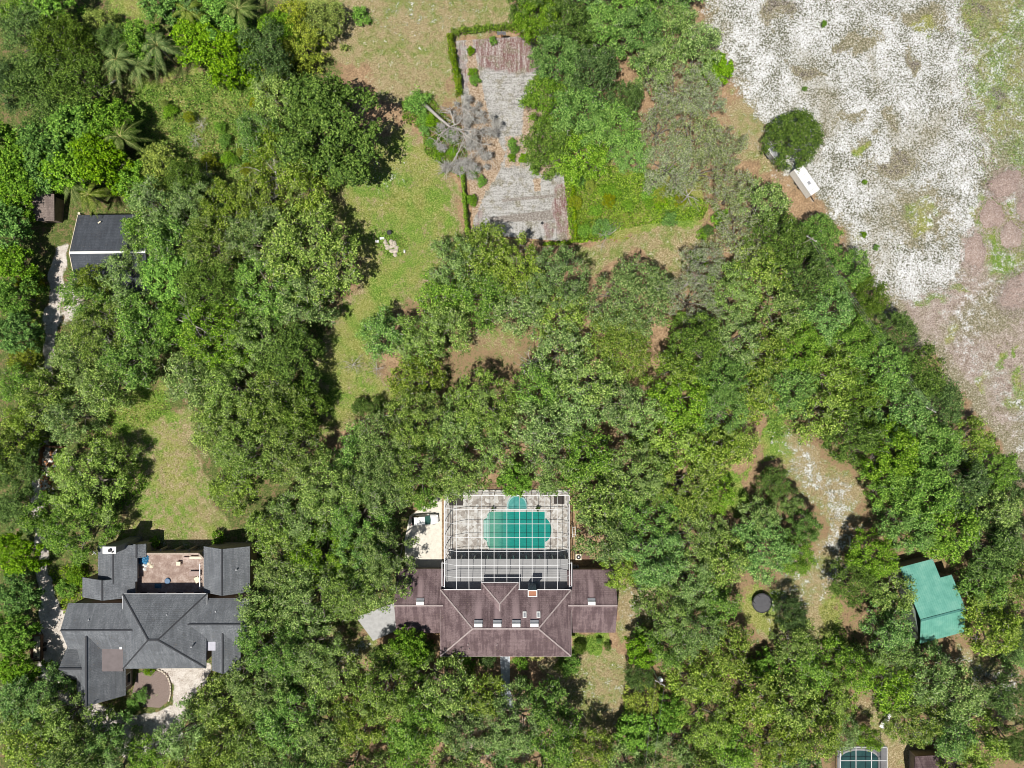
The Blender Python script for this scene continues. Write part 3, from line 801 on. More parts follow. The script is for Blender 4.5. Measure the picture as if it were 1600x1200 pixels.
pool_xy = [P(*p)[:2] for p in pool_px]; spa_xy = [P(*p)[:2] for p in spa_px]
t = NT("teal pool water"); v = t.pos()
sx = t.n("ShaderNodeSeparateXYZ"); t.l(v, sx.inputs[0])
n = t.noise(v, .7, 4, .6); n2 = t.noise(t.mapping(v, scale=(.5, 2.2, 1)), 2.0, 4, .7)
depth = t.sstep(t.math('MULTIPLY_ADD', n, 2.6, sx.outputs[0]), -2.6, 1.6)
t.color(t.mix(depth, t.ramp(n2, [(.3, (.085, .36, .26)), (.7, (.16, .45, .33))]), t.ramp(n2, [(.3, (.0, .27, .225)), (.7, (.01, .37, .30))])))
t.set(.06, .5); wv = t.noise(v, 3.0, 3, .5); t.bump(wv, .08, .03); M['pool'] = t.m
t = NT("pale spa water"); n = t.noise(t.pos(), 1.5, 3, .6); t.color(t.ramp(n, [(.3, (.06, .36, .33)), (.7, (.16, .50, .46))])); t.set(.06, .5); M['spa'] = t.m
PO = (px_, py_, 0)
mb = MB(PO); mb.add([(x, y, z_d + .012) for x, y in pool_xy][::-1], [tuple(range(len(pool_xy)))]); mb.build("water", M['pool'], pool)
mb = MB(PO); mb.add([(x, y, z_d + .11) for x, y in spa_xy][::-1], [tuple(range(len(spa_xy)))]); spa = mb.build("spa_water", M['spa'], pool)
mb = MB(PO); ring_mesh(mb, pool_xy, .34, z_d, z_d + .07); mb.build("coping", plain("pale coping", (.70, .69, .65), .7, .1, 3), pool)
mb = MB(PO); ring_mesh(mb, spa_xy, .26, z_d, z_d + .22); mb.build("spa_rim", plain("aqua spa tiles", (.36, .60, .58), .5, .15, 4), pool)
mb = MB(PO)
for x0, x1, y0, y1, zz in ((756.5, 760, 813, 840, .016), (760.5, 763, 806, 847, .02), (763.5, 765.5, 801, 853, .024)):
    a, b = P(x0, y0), P(x1, y1); mb.box(((a[0] + b[0]) / 2, (a[1] + b[1]) / 2, z_d + zz), (b[0] - a[0], a[1] - b[1], .012))
mb.build("pool_steps", plain("pale pool steps", (.34, .60, .54), .5, .12, 3), pool)
for px, py in ((770.5, 795.5), (840.5, 794.5)):
    x, y, _ = P(px, py, .4)
    o = MB(); o.cyl((x, y, z_d), .26, .5, 14, 0, .36); tag_o = o.build("urn_planter", M['black'])
    tag(tag_o, "dark urn planter beside the arched spa, on its %s side" % ("driveway" if px < 800 else "air conditioner"), "planter", "dark planters beside the spa")
    bu = MB((0, 0, 0))
    for k in range(26):
        a = rnd.uniform(0, 6.3); l = rnd.uniform(.25, .5); d = Vector((math.cos(a) * l, math.sin(a) * l, rnd.uniform(.1, .4)))
        bu.beam(Vector((x, y, z_d + .5)), Vector((x, y, z_d + .5)) + d, .07, .01)
    q = bu.build("plant", M['dark'], tag_o)
for px, py, w, h, lab in ((712.5, 782, 2.5, 1.75, "dark flat slab in the driveway side corner of the pool deck"), (873.5, 781, 1.9, 1.4, "dark flat slab in the air conditioner side corner of the pool deck")):
    x, y, _ = P(px, py)
    mb = MB(); mb.box((x, y, z_d + .03), (w, h, .05)); tag(mb.build("dark_slab", M['dark_warm_grey'], None, .02), lab, "mat", "dark slabs in the pool deck corners")  # thin dark box lying flat in the deck corner

# cage: aluminium frame with a mansard of screen
zt, ze_ = 5.8, 4.4
colx = [P(px, 0, zt)[0] for px in (713, 732.5, 752, 772, 792, 812, 831.5, 851.5, 871.5)]
rowy = [P(0, py, zt)[1] for py in (796, 818.5, 840, 861.5, 883.5)] + [P(0, 902.5, 5.6)[1]]
XL, XR = P(694.5, 0, ze_)[0], P(889.5, 0, ze_)[0]
YN = P(0, 774, ze_)[1]; YS = NW[1] + .05
YB = bl[1] + .05
cgx0 = (XL + XR) / 2
cage = empty("pool_cage", (cgx0, YN, 0), "large screened pool cage of white beams over the teal pool behind the mauve house", "pool enclosure")
CO = (cgx0, YN, 0)
rowz = [zt] * 5 + [5.6]
mb = MB(CO)
B = .07
def south(x):
    return YB if bl[0] - .1 < x < brr[0] + .1 else YS
for x in colx:
    mb.beam((x, YN, ze_), (x, rowy[0], zt), B, B)
    mb.beam((x, rowy[0], zt), (x, rowy[4], zt), B, B)
    mb.beam((x, rowy[4], zt), (x, rowy[5], 5.6), B, B)
    mb.beam((x, rowy[5], 5.6), (x, south(x), 5.15), B, B)
for y, z in zip(rowy, rowz):
    mb.beam((colx[0], y, z), (colx[-1], y, z), B * .95, B * .95)
    mb.beam((XL, y, ze_), (colx[0], y, z), B * .95, B * .95)
    mb.beam((colx[-1], y, z), (XR, y, ze_), B * .95, B * .95)
mb.build("roof_frame", M['alu'], cage)
mb = MB(CO)
for a, b in (((XL, YN, ze_), (XR, YN, ze_)), ((XL, YN, ze_), (XL, YS, ze_)), ((XR, YN, ze_), (XR, YS, ze_)), ((XL, YS, ze_ + .75), (bl[0], YS, ze_ + .75)), ((brr[0], YS, ze_ + .75), (XR, YS, ze_ + .75)), ((bl[0], YB, 5.15), (brr[0], YB, 5.15))):
    mb.beam(a, b, .11, .11)
mb.build("eave_frame", M['alu'], cage)
for x in [XL] + colx + [XR]:
    mb = MB(CO); mb.beam((x, YN, z_d), (x, YN, ze_ - .09), .1, .1); mb.build("post", M['alu'], cage)
for xx in (XL, XR):
    for y in rowy[:5]:
        mb = MB(CO); mb.beam((xx, y, z_d), (xx, y, ze_ - .09), .1, .1); mb.build("post", M['alu'], cage)
mb = MB(CO)
for h in (1.0, 2.9):
    mb.beam((XL, YN, h), (XR, YN, h), .07, .07); mb.beam((XL, YN, h), (XL, LN, h), .07, .07); mb.beam((XR, YN, h), (XR, LN, h), .07, .07)
mb.build("wall_rail", M['alu'], cage)
for s, xx in ((-1, XL), (1, XR)):      # framed side bays beside the lanai roof
    y0, y1 = P(0, 880, ze_)[1], P(0, 917, ze_)[1]
    mb = MB(CO); w = .45 * s
    mb.beam((xx + w, y0, ze_ - .3), (xx + w, y1, ze_ - .3), .12, .12); mb.beam((xx, y0, ze_), (xx + w, y0, ze_ - .3), .12, .12); mb.beam((xx, y1, ze_), (xx + w, y1, ze_ - .3), .12, .12)
    mb.beam((xx + w, y0, 3.0), (xx + w, y0, ze_ - .3), .12, .12); mb.beam((xx + w, y1, 3.0), (xx + w, y1, ze_ - .3), .12, .12); mb.build("side_frame", M['alu'], cage)
t = NT("insect screen"); tr = t.n("ShaderNodeBsdfTransparent"); di = t.n("ShaderNodeBsdfDiffuse"); di.inputs[0].default_value = (.045, .045, .05, 1)
mx = t.n("ShaderNodeMixShader"); mx.inputs[0].default_value = .2; t.l(tr.outputs[0], mx.inputs[1]); t.l(di.outputs[0], mx.inputs[2]); t.l(mx.outputs[0], t.out.inputs[0]); M['screen'] = t.m
mb = MB(CO)
x0, x9 = colx[0], colx[-1]
mb.add([(XL, YN, ze_), (XR, YN, ze_), (x9, rowy[0], zt), (x0, rowy[0], zt), (x0, rowy[4], zt), (x9, rowy[4], zt), (XL, rowy[4], ze_), (XR, rowy[4], ze_), (x0, YS, 5.15), (x9, YS, 5.15), (XL, YS, ze_), (XR, YS, ze_),
        (XL, YN, z_d), (XR, YN, z_d), (XL, LN, z_d), (XR, LN, z_d), (XL, LN, ze_), (XR, LN, ze_)],
       [(0, 1, 2, 3), (3, 2, 5, 4), (0, 3, 4, 6), (1, 7, 5, 2), (4, 5, 9, 8), (6, 4, 8, 10), (5, 7, 11, 9), (12, 13, 1, 0), (14, 12, 0, 16), (13, 15, 17, 1)])
mb.build("screen", M['screen'], cage)
# ------------------------------------------------------------------ grey house with the roof terrace
gx0, gy0, _ = P(240, 980)
gh = empty("house", (gx0, gy0, 0), "large grey shingled house with many gables and a brown roof terrace, beside the gravel drive", "house")
GO = (gx0, gy0, 0)


def roof_part(name, faces, segs, m=None, t_=.2):
    mb = MB(GO); mb.sheet(faces, t_); r = mb.build(name, m or M['slate'], gh)
    if segs:
        mb = MB(GO); ridge_caps(mb, segs, .26); mb.build("ridge_cap", M['slate_cap'], r)
    return r


e = 6.0; zr = 9.9
a, b, c_, d = P(191.7, 928.2, e), P(323.3, 927.8, e), P(321.9, 1043.8, e), P(192.2, 1045, e)
r0, r1 = P(231.5, 1000, zr), P(246.5, 1000, zr)
r = roof_part("main_roof", [[a, b, r1, r0], [b, c_, r1], [c_, d, r0, r1], [d, a, r0]], [(r0, r1), (r0, a), (r0, d), (r1, b), (r1, c_)])
mb = MB(GO)
for p, q in ((a, b), (a, Vector(a).lerp(Vector(d), .2)), (b, Vector(b).lerp(Vector(c_), .17))): mb.beam(Vector(p) - Vector((0, 0, .08)), Vector(q) - Vector((0, 0, .08)), .12, .15)
mb.build("gutter", M['alu'], r)
mb = MB(GO); mb.prism([(a[0] + .6, a[1] - .6), (b[0] - .6, b[1] - .6), (c_[0] - .6, c_[1] + .6), (d[0] + .6, d[1] + .6)], -.1, e - .2); main_wall = mb.build("wall", M['stucco'], gh)
for k in range(4):          # tall windows looking on to the terrace
    x = a[0] + 2.2 + k * 3.1
    mb = MB(GO); mb.box((x, a[1] - .58, 4.3), (1.5, .14, 2.2)); w = mb.build("window", M['white'], gh)
    mb = MB(GO); mb.box((x, a[1] - .52, 4.3), (1.3, .08, 2.0)); mb.build("pane", M['glass'], w)


def g_gable(name, x0, y0, x1, y1, zr, half, ze, wall=True, m=None):
    """gable on the ridge seen from (x0,y0) to (x1,y1)"""
    p, q = P(x0, y0, zr), P(x1, y1, zr)
    mb = MB(GO); caps = []
    ev = gable(mb, caps, p, q, half, ze)
    r = mb.build(name, m or M['slate'], gh)
    mb = MB(GO); ridge_caps(mb, caps, .26); mb.build("ridge_cap", M['slate_cap'], r)
    if wall:
        mb = MB(GO)
        dv = (Vector(q) - Vector(p)).normalized(); sv = Vector((-dv.y, dv.x, 0)) * (half - .45)
        A, Bq = Vector(p) + dv * .4, Vector(q) - dv * .4
        mb.prism([((A + sv).x, (A + sv).y), ((Bq + sv).x, (Bq + sv).y), ((Bq - sv).x, (Bq - sv).y), ((A - sv).x, (A - sv).y)], -.1, ze - .2)
        gable_ends(mb, p, q, half, ze, .42)
        mb.build("wall", M['stucco'], gh)
    return r


g_gable("wing_roof", 94.3, 985, 214, 984.5, 7.5, 3.88, 5.5)              # west wing
g_gable("garage_roof", 134.8, 994, 134.8, 1104, 7.0, 4.25, 2.9)          # garage running south
g_gable("dormer_roof", 91.5, 1045, 133, 1045, 5.2, 2.75, 3.0)
g_gable("wing_roof", 289, 975.7, 384, 975.7, 7.5, 3.75, 5.5)             # east wing
g_gable("gable_roof", 347.7, 982, 347.7, 1053, 6.5, 2.45, 5.05)
g_gable("gable_roof", 159.6, 907, 159.6, 938.5, 6.4, 4.5, 4.5)           # north-west pair
g_gable("gable_roof", 176.8, 854, 176.8, 912, 5.75, 3.35, 4.45)
g_gable("gable_roof", 346.7, 858, 346.7, 931, 6.5, 3.95, 4.5)            # north-east
g_gable("dormer_roof", 213, 851, 213, 872, 4.9, 1.3, 4.2)
mb = MB(GO); mb.prism(rect_px(146, 1009, 192.5, 1049, 5.4), 5.15, 5.4); fl = mb.build("flat_roof", M['slab'], gh)
mb = MB(GO); q = rect_px(152, 1012, 192, 1047, 5.4); mb.prism(q, -.1, 5.14); mb.build("wall", M['brown_wall'], gh)
x, y, _ = P(189.7, 1011, 5.5); mb = MB(GO); mb.box((x, y, 5.55), (.42, .6, .3)); mb.build("scupper", M['white'], fl)
x, y, _ = P(331, 1008.5, 5.6); mb = MB(GO); mb.box((x, y, 5.45), (1.5, 1.75, .22)); mb.build("flat_roof", plain("pale lilac membrane", (.46, .46, .52), .7, .08), gh)
mb = MB(GO); mb.box((x, y - .1, 2.6), (1.2, 1.4, 5.4)); mb.build("wall", M['brown_wall'], gh)
# east side of the garage: arched window and door
wx = P(196, 1070, 2.9)[0] - .42
mb = MB(GO); mb.box((wx, P(0, 1062, 1.5)[1], 1.5), (.14, 2.2, 1.7)); w = mb.build("window", M['white'], gh)
mb = MB(GO); mb.box((wx + .06, P(0, 1062, 1.5)[1], 1.5), (.1, 1.9, 1.4)); mb.build("pane", M['glass'], w)
for px, py, zz in ((140, 968, 6.6), (262, 960, 7.6), (300, 1010, 7.6), (338, 955, 6.3), (370, 890, 5.6)):
    x, y, _ = P(px, py, zz); mb = MB(GO); mb.cyl((x, y, zz - .9), .09, 1.2, 10); mb.cyl((x, y, zz + .28), .13, .05, 10); mb.build("vent_pipe", M['grey_metal'], gh)
# chimney
tx, ty, _ = P(171, 859.5, 8.0)
mb = MB(GO); mb.box((tx, ty, 3.95), (2.05, 1.0, 7.9)); ch = mb.build("chimney", plain("grey chimney siding", (.22, .22, .225), .85, .15), gh)
mb = MB(GO); mb.box((tx, ty, 7.98), (2.2, 1.15, .16)); mb.build("chimney_cap", M['white'], ch)
mb = MB(GO); mb.cyl((tx + .2, ty, 8.06), .27, .3, 16); mb.cyl((tx + .62, ty - .25, 8.06), .14, .22, 12); mb.build("flue", M['black'], ch)
# terrace
tz = 3.0
q = rect_px(213, 862, 323.5, 931, tz)
mb = MB(GO); mb.prism(q, 2.7, tz); ter = mb.build("terrace", M['terrace'], gh)
mb = MB(GO); mb.prism([(q[0][0] + .3, q[0][1]), (q[1][0] - .3, q[1][1]), (q[2][0] - .3, q[2][1] - .3), (q[3][0] + .3, q[3][1] - .3)], -.1, 2.69); mb.build("wall", M['stucco'], gh)
xa, ya, xb, yb = q[0][0], q[0][1], q[2][0], q[2][1]
pw = plain("weathered parapet cap", (.42, .34, .28), .9, .25, 3)
for A, Bq in (((xa + 1.0, yb - .1), (xb - 1.0, yb - .1)), ((xa + .12, ya + 1.2), (xa + .12, yb - 1.0)), ((xb - .12, ya + 1.2), (xb - .12, yb - 1.0)), ((xa + .12, yb - 1.0), (xa + 1.0, yb - .1)), ((xb - .12, yb - 1.0), (xb - 1.0, yb - .1))):
    mb = MB(GO); mb.beam((*A, tz + .5), (*Bq, tz + .5), .2, 1.0); pr = mb.build("parapet", M['stucco'], gh)
    mb = MB(GO); mb.beam((*A, tz + 1.04), (*Bq, tz + 1.04), .3, .08); mb.build("parapet_cap", pw, pr)
for xx in (xa - .1, xb - .75):
    mb = MB(GO); y0, y1 = ya + 1.6, yb - 1.8
    mb.beam((xx, y0, tz + 1.1), (xx, y1, tz + 1.1), .16, .08)
    for k in range(9): mb.beam((xx, y0 + k * (y1 - y0) / 8, tz), (xx, y0 + k * (y1 - y0) / 8, tz + 1.06), .05, .05)
    mb.build("railing", M['white'], gh)
for k in range(5):          # short props of the pergola base on the north wall
    x = xa + 1.6 + k * 2.5
    mb = MB(GO); mb.box((x, yb + .25, 1.4), (.3, .3, 2.8)); mb.build("column", M['stucco'], gh)
# things on the terrace
def on_terrace(px, py): 
    x, y, _ = P(px, py, tz); return x, y
def crumpled(name, px, py, w, h, z0, ht, m, label, cat, n=14, seed=1, group=None):
    x, y, _ = P(px, py, z0)
    r_ = random.Random(seed); mb = MB((x, y, z0)); vs = []
    for j in range(n + 1):
        for i in range(n + 1):
            u, v = i / n * 2 - 1, j / n * 2 - 1
            edge = max(0, 1 - max(abs(u), abs(v)) ** 2.2)
            vs.append((x + u * w / 2 * (1 + r_.uniform(-.12, .12)), y + v * h / 2 * (1 + r_.uniform(-.12, .12)), z0 + .02 + edge * ht * r_.uniform(.35, 1)))
    mb.add(vs, [(j * (n + 1) + i, j * (n + 1) + i + 1, (j + 1) * (n + 1) + i + 1, (j + 1) * (n + 1) + i) for j in range(n) for i in range(n)], 0, True)
    vs2 = len(mb.v)
    return tag(mb.build(name, m), label, cat, group)
M['tarp'] = plain("blue tarpaulin", (.03, .17, .33), .5, .3, 3)
M['sack'] = plain("white plastic sacks", (.72, .72, .70), .6, .15, 4)
M['cream'] = plain("cream board", (.74, .66, .50), .7, .12, 3)
crumpled("tarpaulin", 224.5, 874.5, 1.7, 1.4, tz, .55, M['tarp'], "crumpled bright blue tarpaulin in the chimney side corner of the terrace", "tarpaulin", seed=3)
crumpled("tarpaulin", 247, 915.5, 1.2, .8, tz, .35, plain("shaded blue tarpaulin", (.05, .14, .22), .5, .3, 3), "small shade-darkened blue tarpaulin on the terrace below the main roof edge", "tarpaulin", seed=5)  # darker blue than the first tarpaulin: eave shade put into its colour
for k, (px, py, s) in enumerate(((223.5, 882.5, .55), (228, 884, .6), (226, 889, .6), (233, 880.5, .6), (237, 884.5, .7))):
    crumpled("sack", px, py, s, s * .85, tz, .4, M['cream'] if k > 2 else M['sack'], ["crumpled white sack touching the blue tarpaulin", "small white sack behind the blue tarpaulin", "white sack furthest from the blue tarpaulin, toward the main roof", "cream sack on the terrace, next to the tarpaulin toward the back wall", "larger cream sack toward the middle of the terrace"][k], "sack", 8, 20 + k, "sacks heaped on the terrace")
def slab_thing(name, px, py, w, h, z0, ht, m, label, cat, rz=0, legs=False):
    x, y, _ = P(px, py, z0 + ht)
    root = empty(name, (x, y, z0), label, cat); O = (x, y, z0)
    c, s = math.cos(rz), math.sin(rz)
    mb = MB(O); mb.box((x, y, z0 + ht - .04), (w, h, .08), rz); mb.build("top", m, root, .015)
    for i in (-1, 1):
        for j in (-1, 1):
            dx, dy = i * (w / 2 - .07), j * (h / 2 - .07)
            mb = MB(O); mb.box((x + dx * c - dy * s, y + dx * s + dy * c, z0 + (ht - .08) / 2), (.06, .06, ht - .08), rz); mb.build("leg", m, root)
    return root
slab_thing("table", 278.5, 880.8, .72, .66, tz, .6, M['cream'], "small square cream table alone in the middle of the terrace", "table")
slab_thing("table", 304, 896.5, 1.9, .85, tz, .5, plain("mauve brown boards", (.36, .27, .24), .8, .2), "low brown table near the railing on the terrace", "table")
slab_thing("bench", 305.5, 871.5, 2.1, .42, tz, .45, M['cream'], "long cream bench against the back parapet of the terrace", "bench")
slab_thing("bench", 291, 872.3, 1.2, .36, tz, .4, plain("pinkish board", (.50, .38, .33), .8, .15), "short pinkish bench beside the cream bench on the terrace", "bench")
slab_thing("chair", 307.8, 906, .85, 1.0, tz, .42, M['cream'], "cream padded stool pulled out beside the low brown table", "stool", R(25))
x, y, _ = P(261, 908.2, tz + .3); mb = MB(); mb.cyl((x, y, tz), .42, .2, 20, 0, .5); mb.cyl((x, y, tz + .2), .5, .05, 20, 0, .44); tag(mb.build("tub", plain("blue plastic tub", (.06, .14, .26), .4, .2)), "round blue plastic tub at the edge of the shade on the terrace", "tub")


def dish(px, py, z, label, base):
    x, y, _ = P(px, py, z)
    root = empty("satellite_dish", (x, y, base), label, "satellite dish"); O = (x, y, base)
    mb = MB(O); c = Vector((x, y, z)); nrm = Vector((-.5, -.55, .65)).normalized(); u = nrm.cross(Vector((0, 0, 1))).normalized(); w = nrm.cross(u)
    vs = [c]; fs = []
    for j in (1, 2, 3):
        for k in range(16):
            a = 2 * math.pi * k / 16; r_ = .42 * j / 3
            vs.append(c + (u * math.cos(a) + w * math.sin(a)) * r_ + nrm * (.12 * (j / 3) ** 2))
    fs += [(0, 1 + k, 1 + (k + 1) % 16) for k in range(16)]
    for j in (0, 1): fs += [(1 + j * 16 + k, 17 + j * 16 + k, 17 + j * 16 + (k + 1) % 16, 1 + j * 16 + (k + 1) % 16) for k in range(16)]
    mb.add(vs, fs, 0, True); mb.build("reflector", M['grey_metal'], root)
    mb = MB(O); mb.tube([(x, y, base), (x, y, z - .15), tuple(c)], .04, 8); mb.build("mast", M['grey_metal'], root)
    mb = MB(O); mb.tube([tuple(c - w * .4), tuple(c + nrm * .5)], .018, 6); mb.box(c + nrm * .5, (.1, .1, .1)); mb.build("feed_arm", M['white'], root)
dish(148.8, 863, 5.4, "white satellite dish at the chimney corner of the grey house", 4.2)
dish(93, 968, 5.8, "grey satellite dish on the gable corner beside the gravel drive", 5.0)

# front garden: mulch bed with stone kerb
ground_sheet("mulch_bed", [(215, 1052), (235, 1047), (262, 1052), (268, 1070), (266, 1092), (250, 1106), (222, 1104), (205, 1088)], .02, plain("mulch", (.22, .17, .15), .95, .55, 5.0), thick=.1)
mb = MB(); pts = [(247, 1046), (256, 1050), (263, 1058), (267, 1070), (267, 1084), (264, 1096)]
for i in range(len(pts) - 1):
    p0, p1 = Vector(P(*pts[i])), Vector(P(*pts[i + 1]))
    L = (p1 - p0).length; n = max(2, int(L / .45))
    for k in range(n):
        q = p0.lerp(p1, (k + .5) / n); mb.box((q.x, q.y, .1), (.4, .22, .24), math.atan2((p1 - p0).y, (p1 - p0).x) + rnd.uniform(-.15, .15))
tag(mb.build("garden_kerb", plain("cream stone", (.60, .53, .43), .9, .25, 4), None, .03), "curved cream stone kerb round the mulch bed of the grey house", "kerb")
for px, py, r_, nm, lab, cat, m in ((228, 1081, .38, "garden_globe", "white globe ornament on the mulch bed before the grey house", "ornament", 'white'),):
    x, y, _ = P(px, py, .4)
    mb = MB(); mb.cyl((x, y, 0), .2, .3, 12, 0, .14)
    for j in range(6):
        z0, z1 = -1 + j / 3, -1 + (j + 1) / 3
        q0, q1 = math.sqrt(max(0, 1 - z0 * z0)), math.sqrt(max(0, 1 - z1 * z1))
        mb.cyl((x, y, .6 + z0 * r_), max(.01, q0 * r_), r_ / 3, 16, 0, max(.01, q1 * r_))
    tag(mb.build(nm, M[m]), lab, cat)
x, y, _ = P(348.5, 1064, .4); crumpled("bean_bag", 348.5, 1064, 1.0, .7, 0, .6, plain("dark brown cover", (.10, .05, .03), .9, .3), "dark brown heap beside the front drive under the oak edge", "cover", 8, 40)

# open trailer beside the gravel drive
tx, ty, _ = P(58.5, 1012, .8)
tr_ = empty("utility_trailer", (tx, ty, 0), "brown open utility trailer parked at the edge of the gravel drive", "trailer"); O = (tx, ty, 0)
wd = plain("brown trailer boards", (.12, .075, .05), .8, .3, 3)
mb = MB(O); mb.box((tx, ty, .55), (1.7, 4.4, .1)); mb.build("bed", M['cream'], tr_)
for dx, dy, sx, sy in ((-.87, 0, .08, 4.5), (.87, 0, .08, 4.5), (0, 2.22, 1.66, .08), (0, -2.22, 1.66, .08)):
    mb = MB(O); mb.box((tx + dx, ty + dy, .95), (sx, sy, .75)); mb.build("side_board", wd, tr_)
for s in (-1, 1):
    for dy in (-.45, .45):
        mb = MB(O)
        n = 18; vs = [(tx + s * (1.0 + q), ty + dy + .34 * math.cos(2 * math.pi * k / n), .34 + .34 * math.sin(2 * math.pi * k / n)) for q in (-.1, .1) for k in range(n)]
        mb.add(vs, [(k, (k + 1) % n, n + (k + 1) % n, n + k) for k in range(n)] + [tuple(range(n))[::-1], tuple(range(n, 2 * n))]); mb.build("wheel", M['black'], tr_)
mb = MB(O); mb.beam((tx - .7, ty + 2.2, .5), (tx, ty + 3.5, .5), .1, .1); mb.beam((tx + .7, ty + 2.2, .5), (tx, ty + 3.5, .5), .1, .1); mb.build("drawbar", M['black'], tr_)
mb = MB(O); mb.box((tx - .35, ty - .6, .68), (.7, 1.2, .14), R(8)); mb.box((tx + .3, ty + .9, .66), (.5, 1.3, .1), R(-6)); mb.build("load", M['cream'], tr_)

# ------------------------------------------------------------------ garage with the black roof, brown shed
def outbuilding(name, label, cat, faces, caps, m, capm, walls, zwall, wallm, origin):
    root = empty(name, (origin[0], origin[1], 0), label, cat); O = (origin[0], origin[1], 0)
    mb = MB(O); mb.sheet(faces, .16); r = mb.build("roof", m, root)
    if caps:
        mb = MB(O); ridge_caps(mb, caps, .4, .06); mb.build("ridge_cap", capm, r)
    mb = MB(O); mb.prism(walls, -.1, zwall); mb.build("wall", wallm, root)
    return root, O
ze, zr = 3.0, 5.3
nw, ne, sw, se = P(121.9, 336, ze), P(238, 335, ze), P(122, 462, ze), P(238, 460, ze)
rw, re = P(108.5, 394, zr), P(238 + 6, 392.5, zr)
rw = (nw[0], (nw[1] + sw[1]) / 2, zr); re = (ne[0], (ne[1] + se[1]) / 2, zr)
g, O = outbuilding("garage", "long garage with a black shingle roof and white ridge, mostly under oak branches", "garage", [[nw, ne, re, rw], [sw, se, re, rw]], [(rw, re)], M['black_roof'], M['white'],
                   [(nw[0] + .4, nw[1] - .4), (ne[0] - .4, ne[1] - .4), (se[0] - .4, se[1] + .4), (sw[0] + .4, sw[1] + .4)], ze - .2, M['stucco'], P(180, 400))
mb = MB(O)
for p, q in ((nw, rw), (rw, sw)): mb.beam(Vector(p) - Vector((.02, 0, .05)), Vector(q) - Vector((.02, 0, .05)), .1, .2)
mb.build("bargeboard", M['cream'], g)
x, y, _ = P(123.5, 333.5, 3.0); mb = MB(O); mb.box((x, y, 1.5), (.4, .35, 3.1)); mb.build("corner_post", M['cream'], g)
x, y, z = P(154.5, 347, 3.9); mb = MB(O); mb.box((x, y, 3.75), (.55, .2, .12), R(35)); mb.build("roof_vent", M['cream'], g)
z0, z1 = 2.6, 3.3
a, b, c_, d = P(52, 345, z0), P(85, 345.3, z0), P(84.5, 303, z1), P(50, 302, z1)
outbuilding("shed", "small shed with a worn brown shake roof under the edge trees", "shed", [[a, b, c_, d]], [], M['shake'], None, [(a[0] + .3, a[1] + .3), (b[0] - .3, b[1] + .3), (c_[0] - .3, c_[1] - .3), (d[0] + .3, d[1] - .3)], 2.35, M['brown_wall'], P(68, 325))

# ------------------------------------------------------------------ teal-roofed barn
bcx, bcy, _ = P(1460, 945)
zr, ze = 5.6, 3.2
r0, r1 = Vector(P(1439, 969.5, zr)), Vector(P(1509, 951, zr))
u = (r1 - r0).normalized(); nrm = Vector((-u.y, u.x, 0))         # toward the north
Ln = 8.6; Ls = 5.0
def at_(k, off, z): p = r0 + u * k + nrm * off; return (p.x, p.y, z)
W_ = (r1 - r0).length
n_sl = (zr - ze) / Ln
zf = lambda off: zr - n_sl * abs(off) if off > 0 else zr - (zr - ze) / Ls * abs(off)
barn = empty("barn", (bcx, bcy, 0), "metal barn with a bright teal roof and a notched corner among the oaks", "barn"); O = (bcx, bcy, 0)
mb = MB(O)
notch = 5.5
mb.sheet([[at_(0, 0, zr), at_(W_, 0, zr), at_(W_, notch, zf(notch)), at_(0, notch, zf(notch))],
          [at_(0, notch, zf(notch)), at_(W_ - 2.0, notch, zf(notch)), at_(W_ - 2.0, Ln, ze), at_(0, Ln, ze)],
          [at_(0, 0, zr), at_(W_, 0, zr), at_(W_, -Ls, ze), at_(0, -Ls, ze)]], .12)
rf = mb.build("roof", M['teal'], barn)
mb = MB(O); ridge_caps(mb, [(at_(0, 0, zr), at_(W_, 0, zr))], .35, .08); mb.build("ridge_cap", plain("dark teal ridge", (.06, .20, .17), .5, .1), rf)
mb = MB(O); i_ = .3
mb.prism([at_(i_, -Ls + i_, 0)[:2], at_(W_ - i_, -Ls + i_, 0)[:2], at_(W_ - i_, notch - i_, 0)[:2], at_(W_ - 2.0 - i_, notch - i_, 0)[:2], at_(W_ - 2.0 - i_, Ln - i_, 0)[:2], at_(i_, Ln - i_, 0)[:2]], -.1, ze - .15)
mb.build("wall", plain("green grey metal cladding", (.13, .16, .14), .6, .1), barn)
mb = MB(O); p0, p1 = at_(W_ - .28, -2.2, 0), at_(W_ - .28, 1.2, 0); mb.beam((p0[0], p0[1], 1.3), (p1[0], p1[1], 1.3), .12, 2.6); mb.build("door", M['white'], barn)
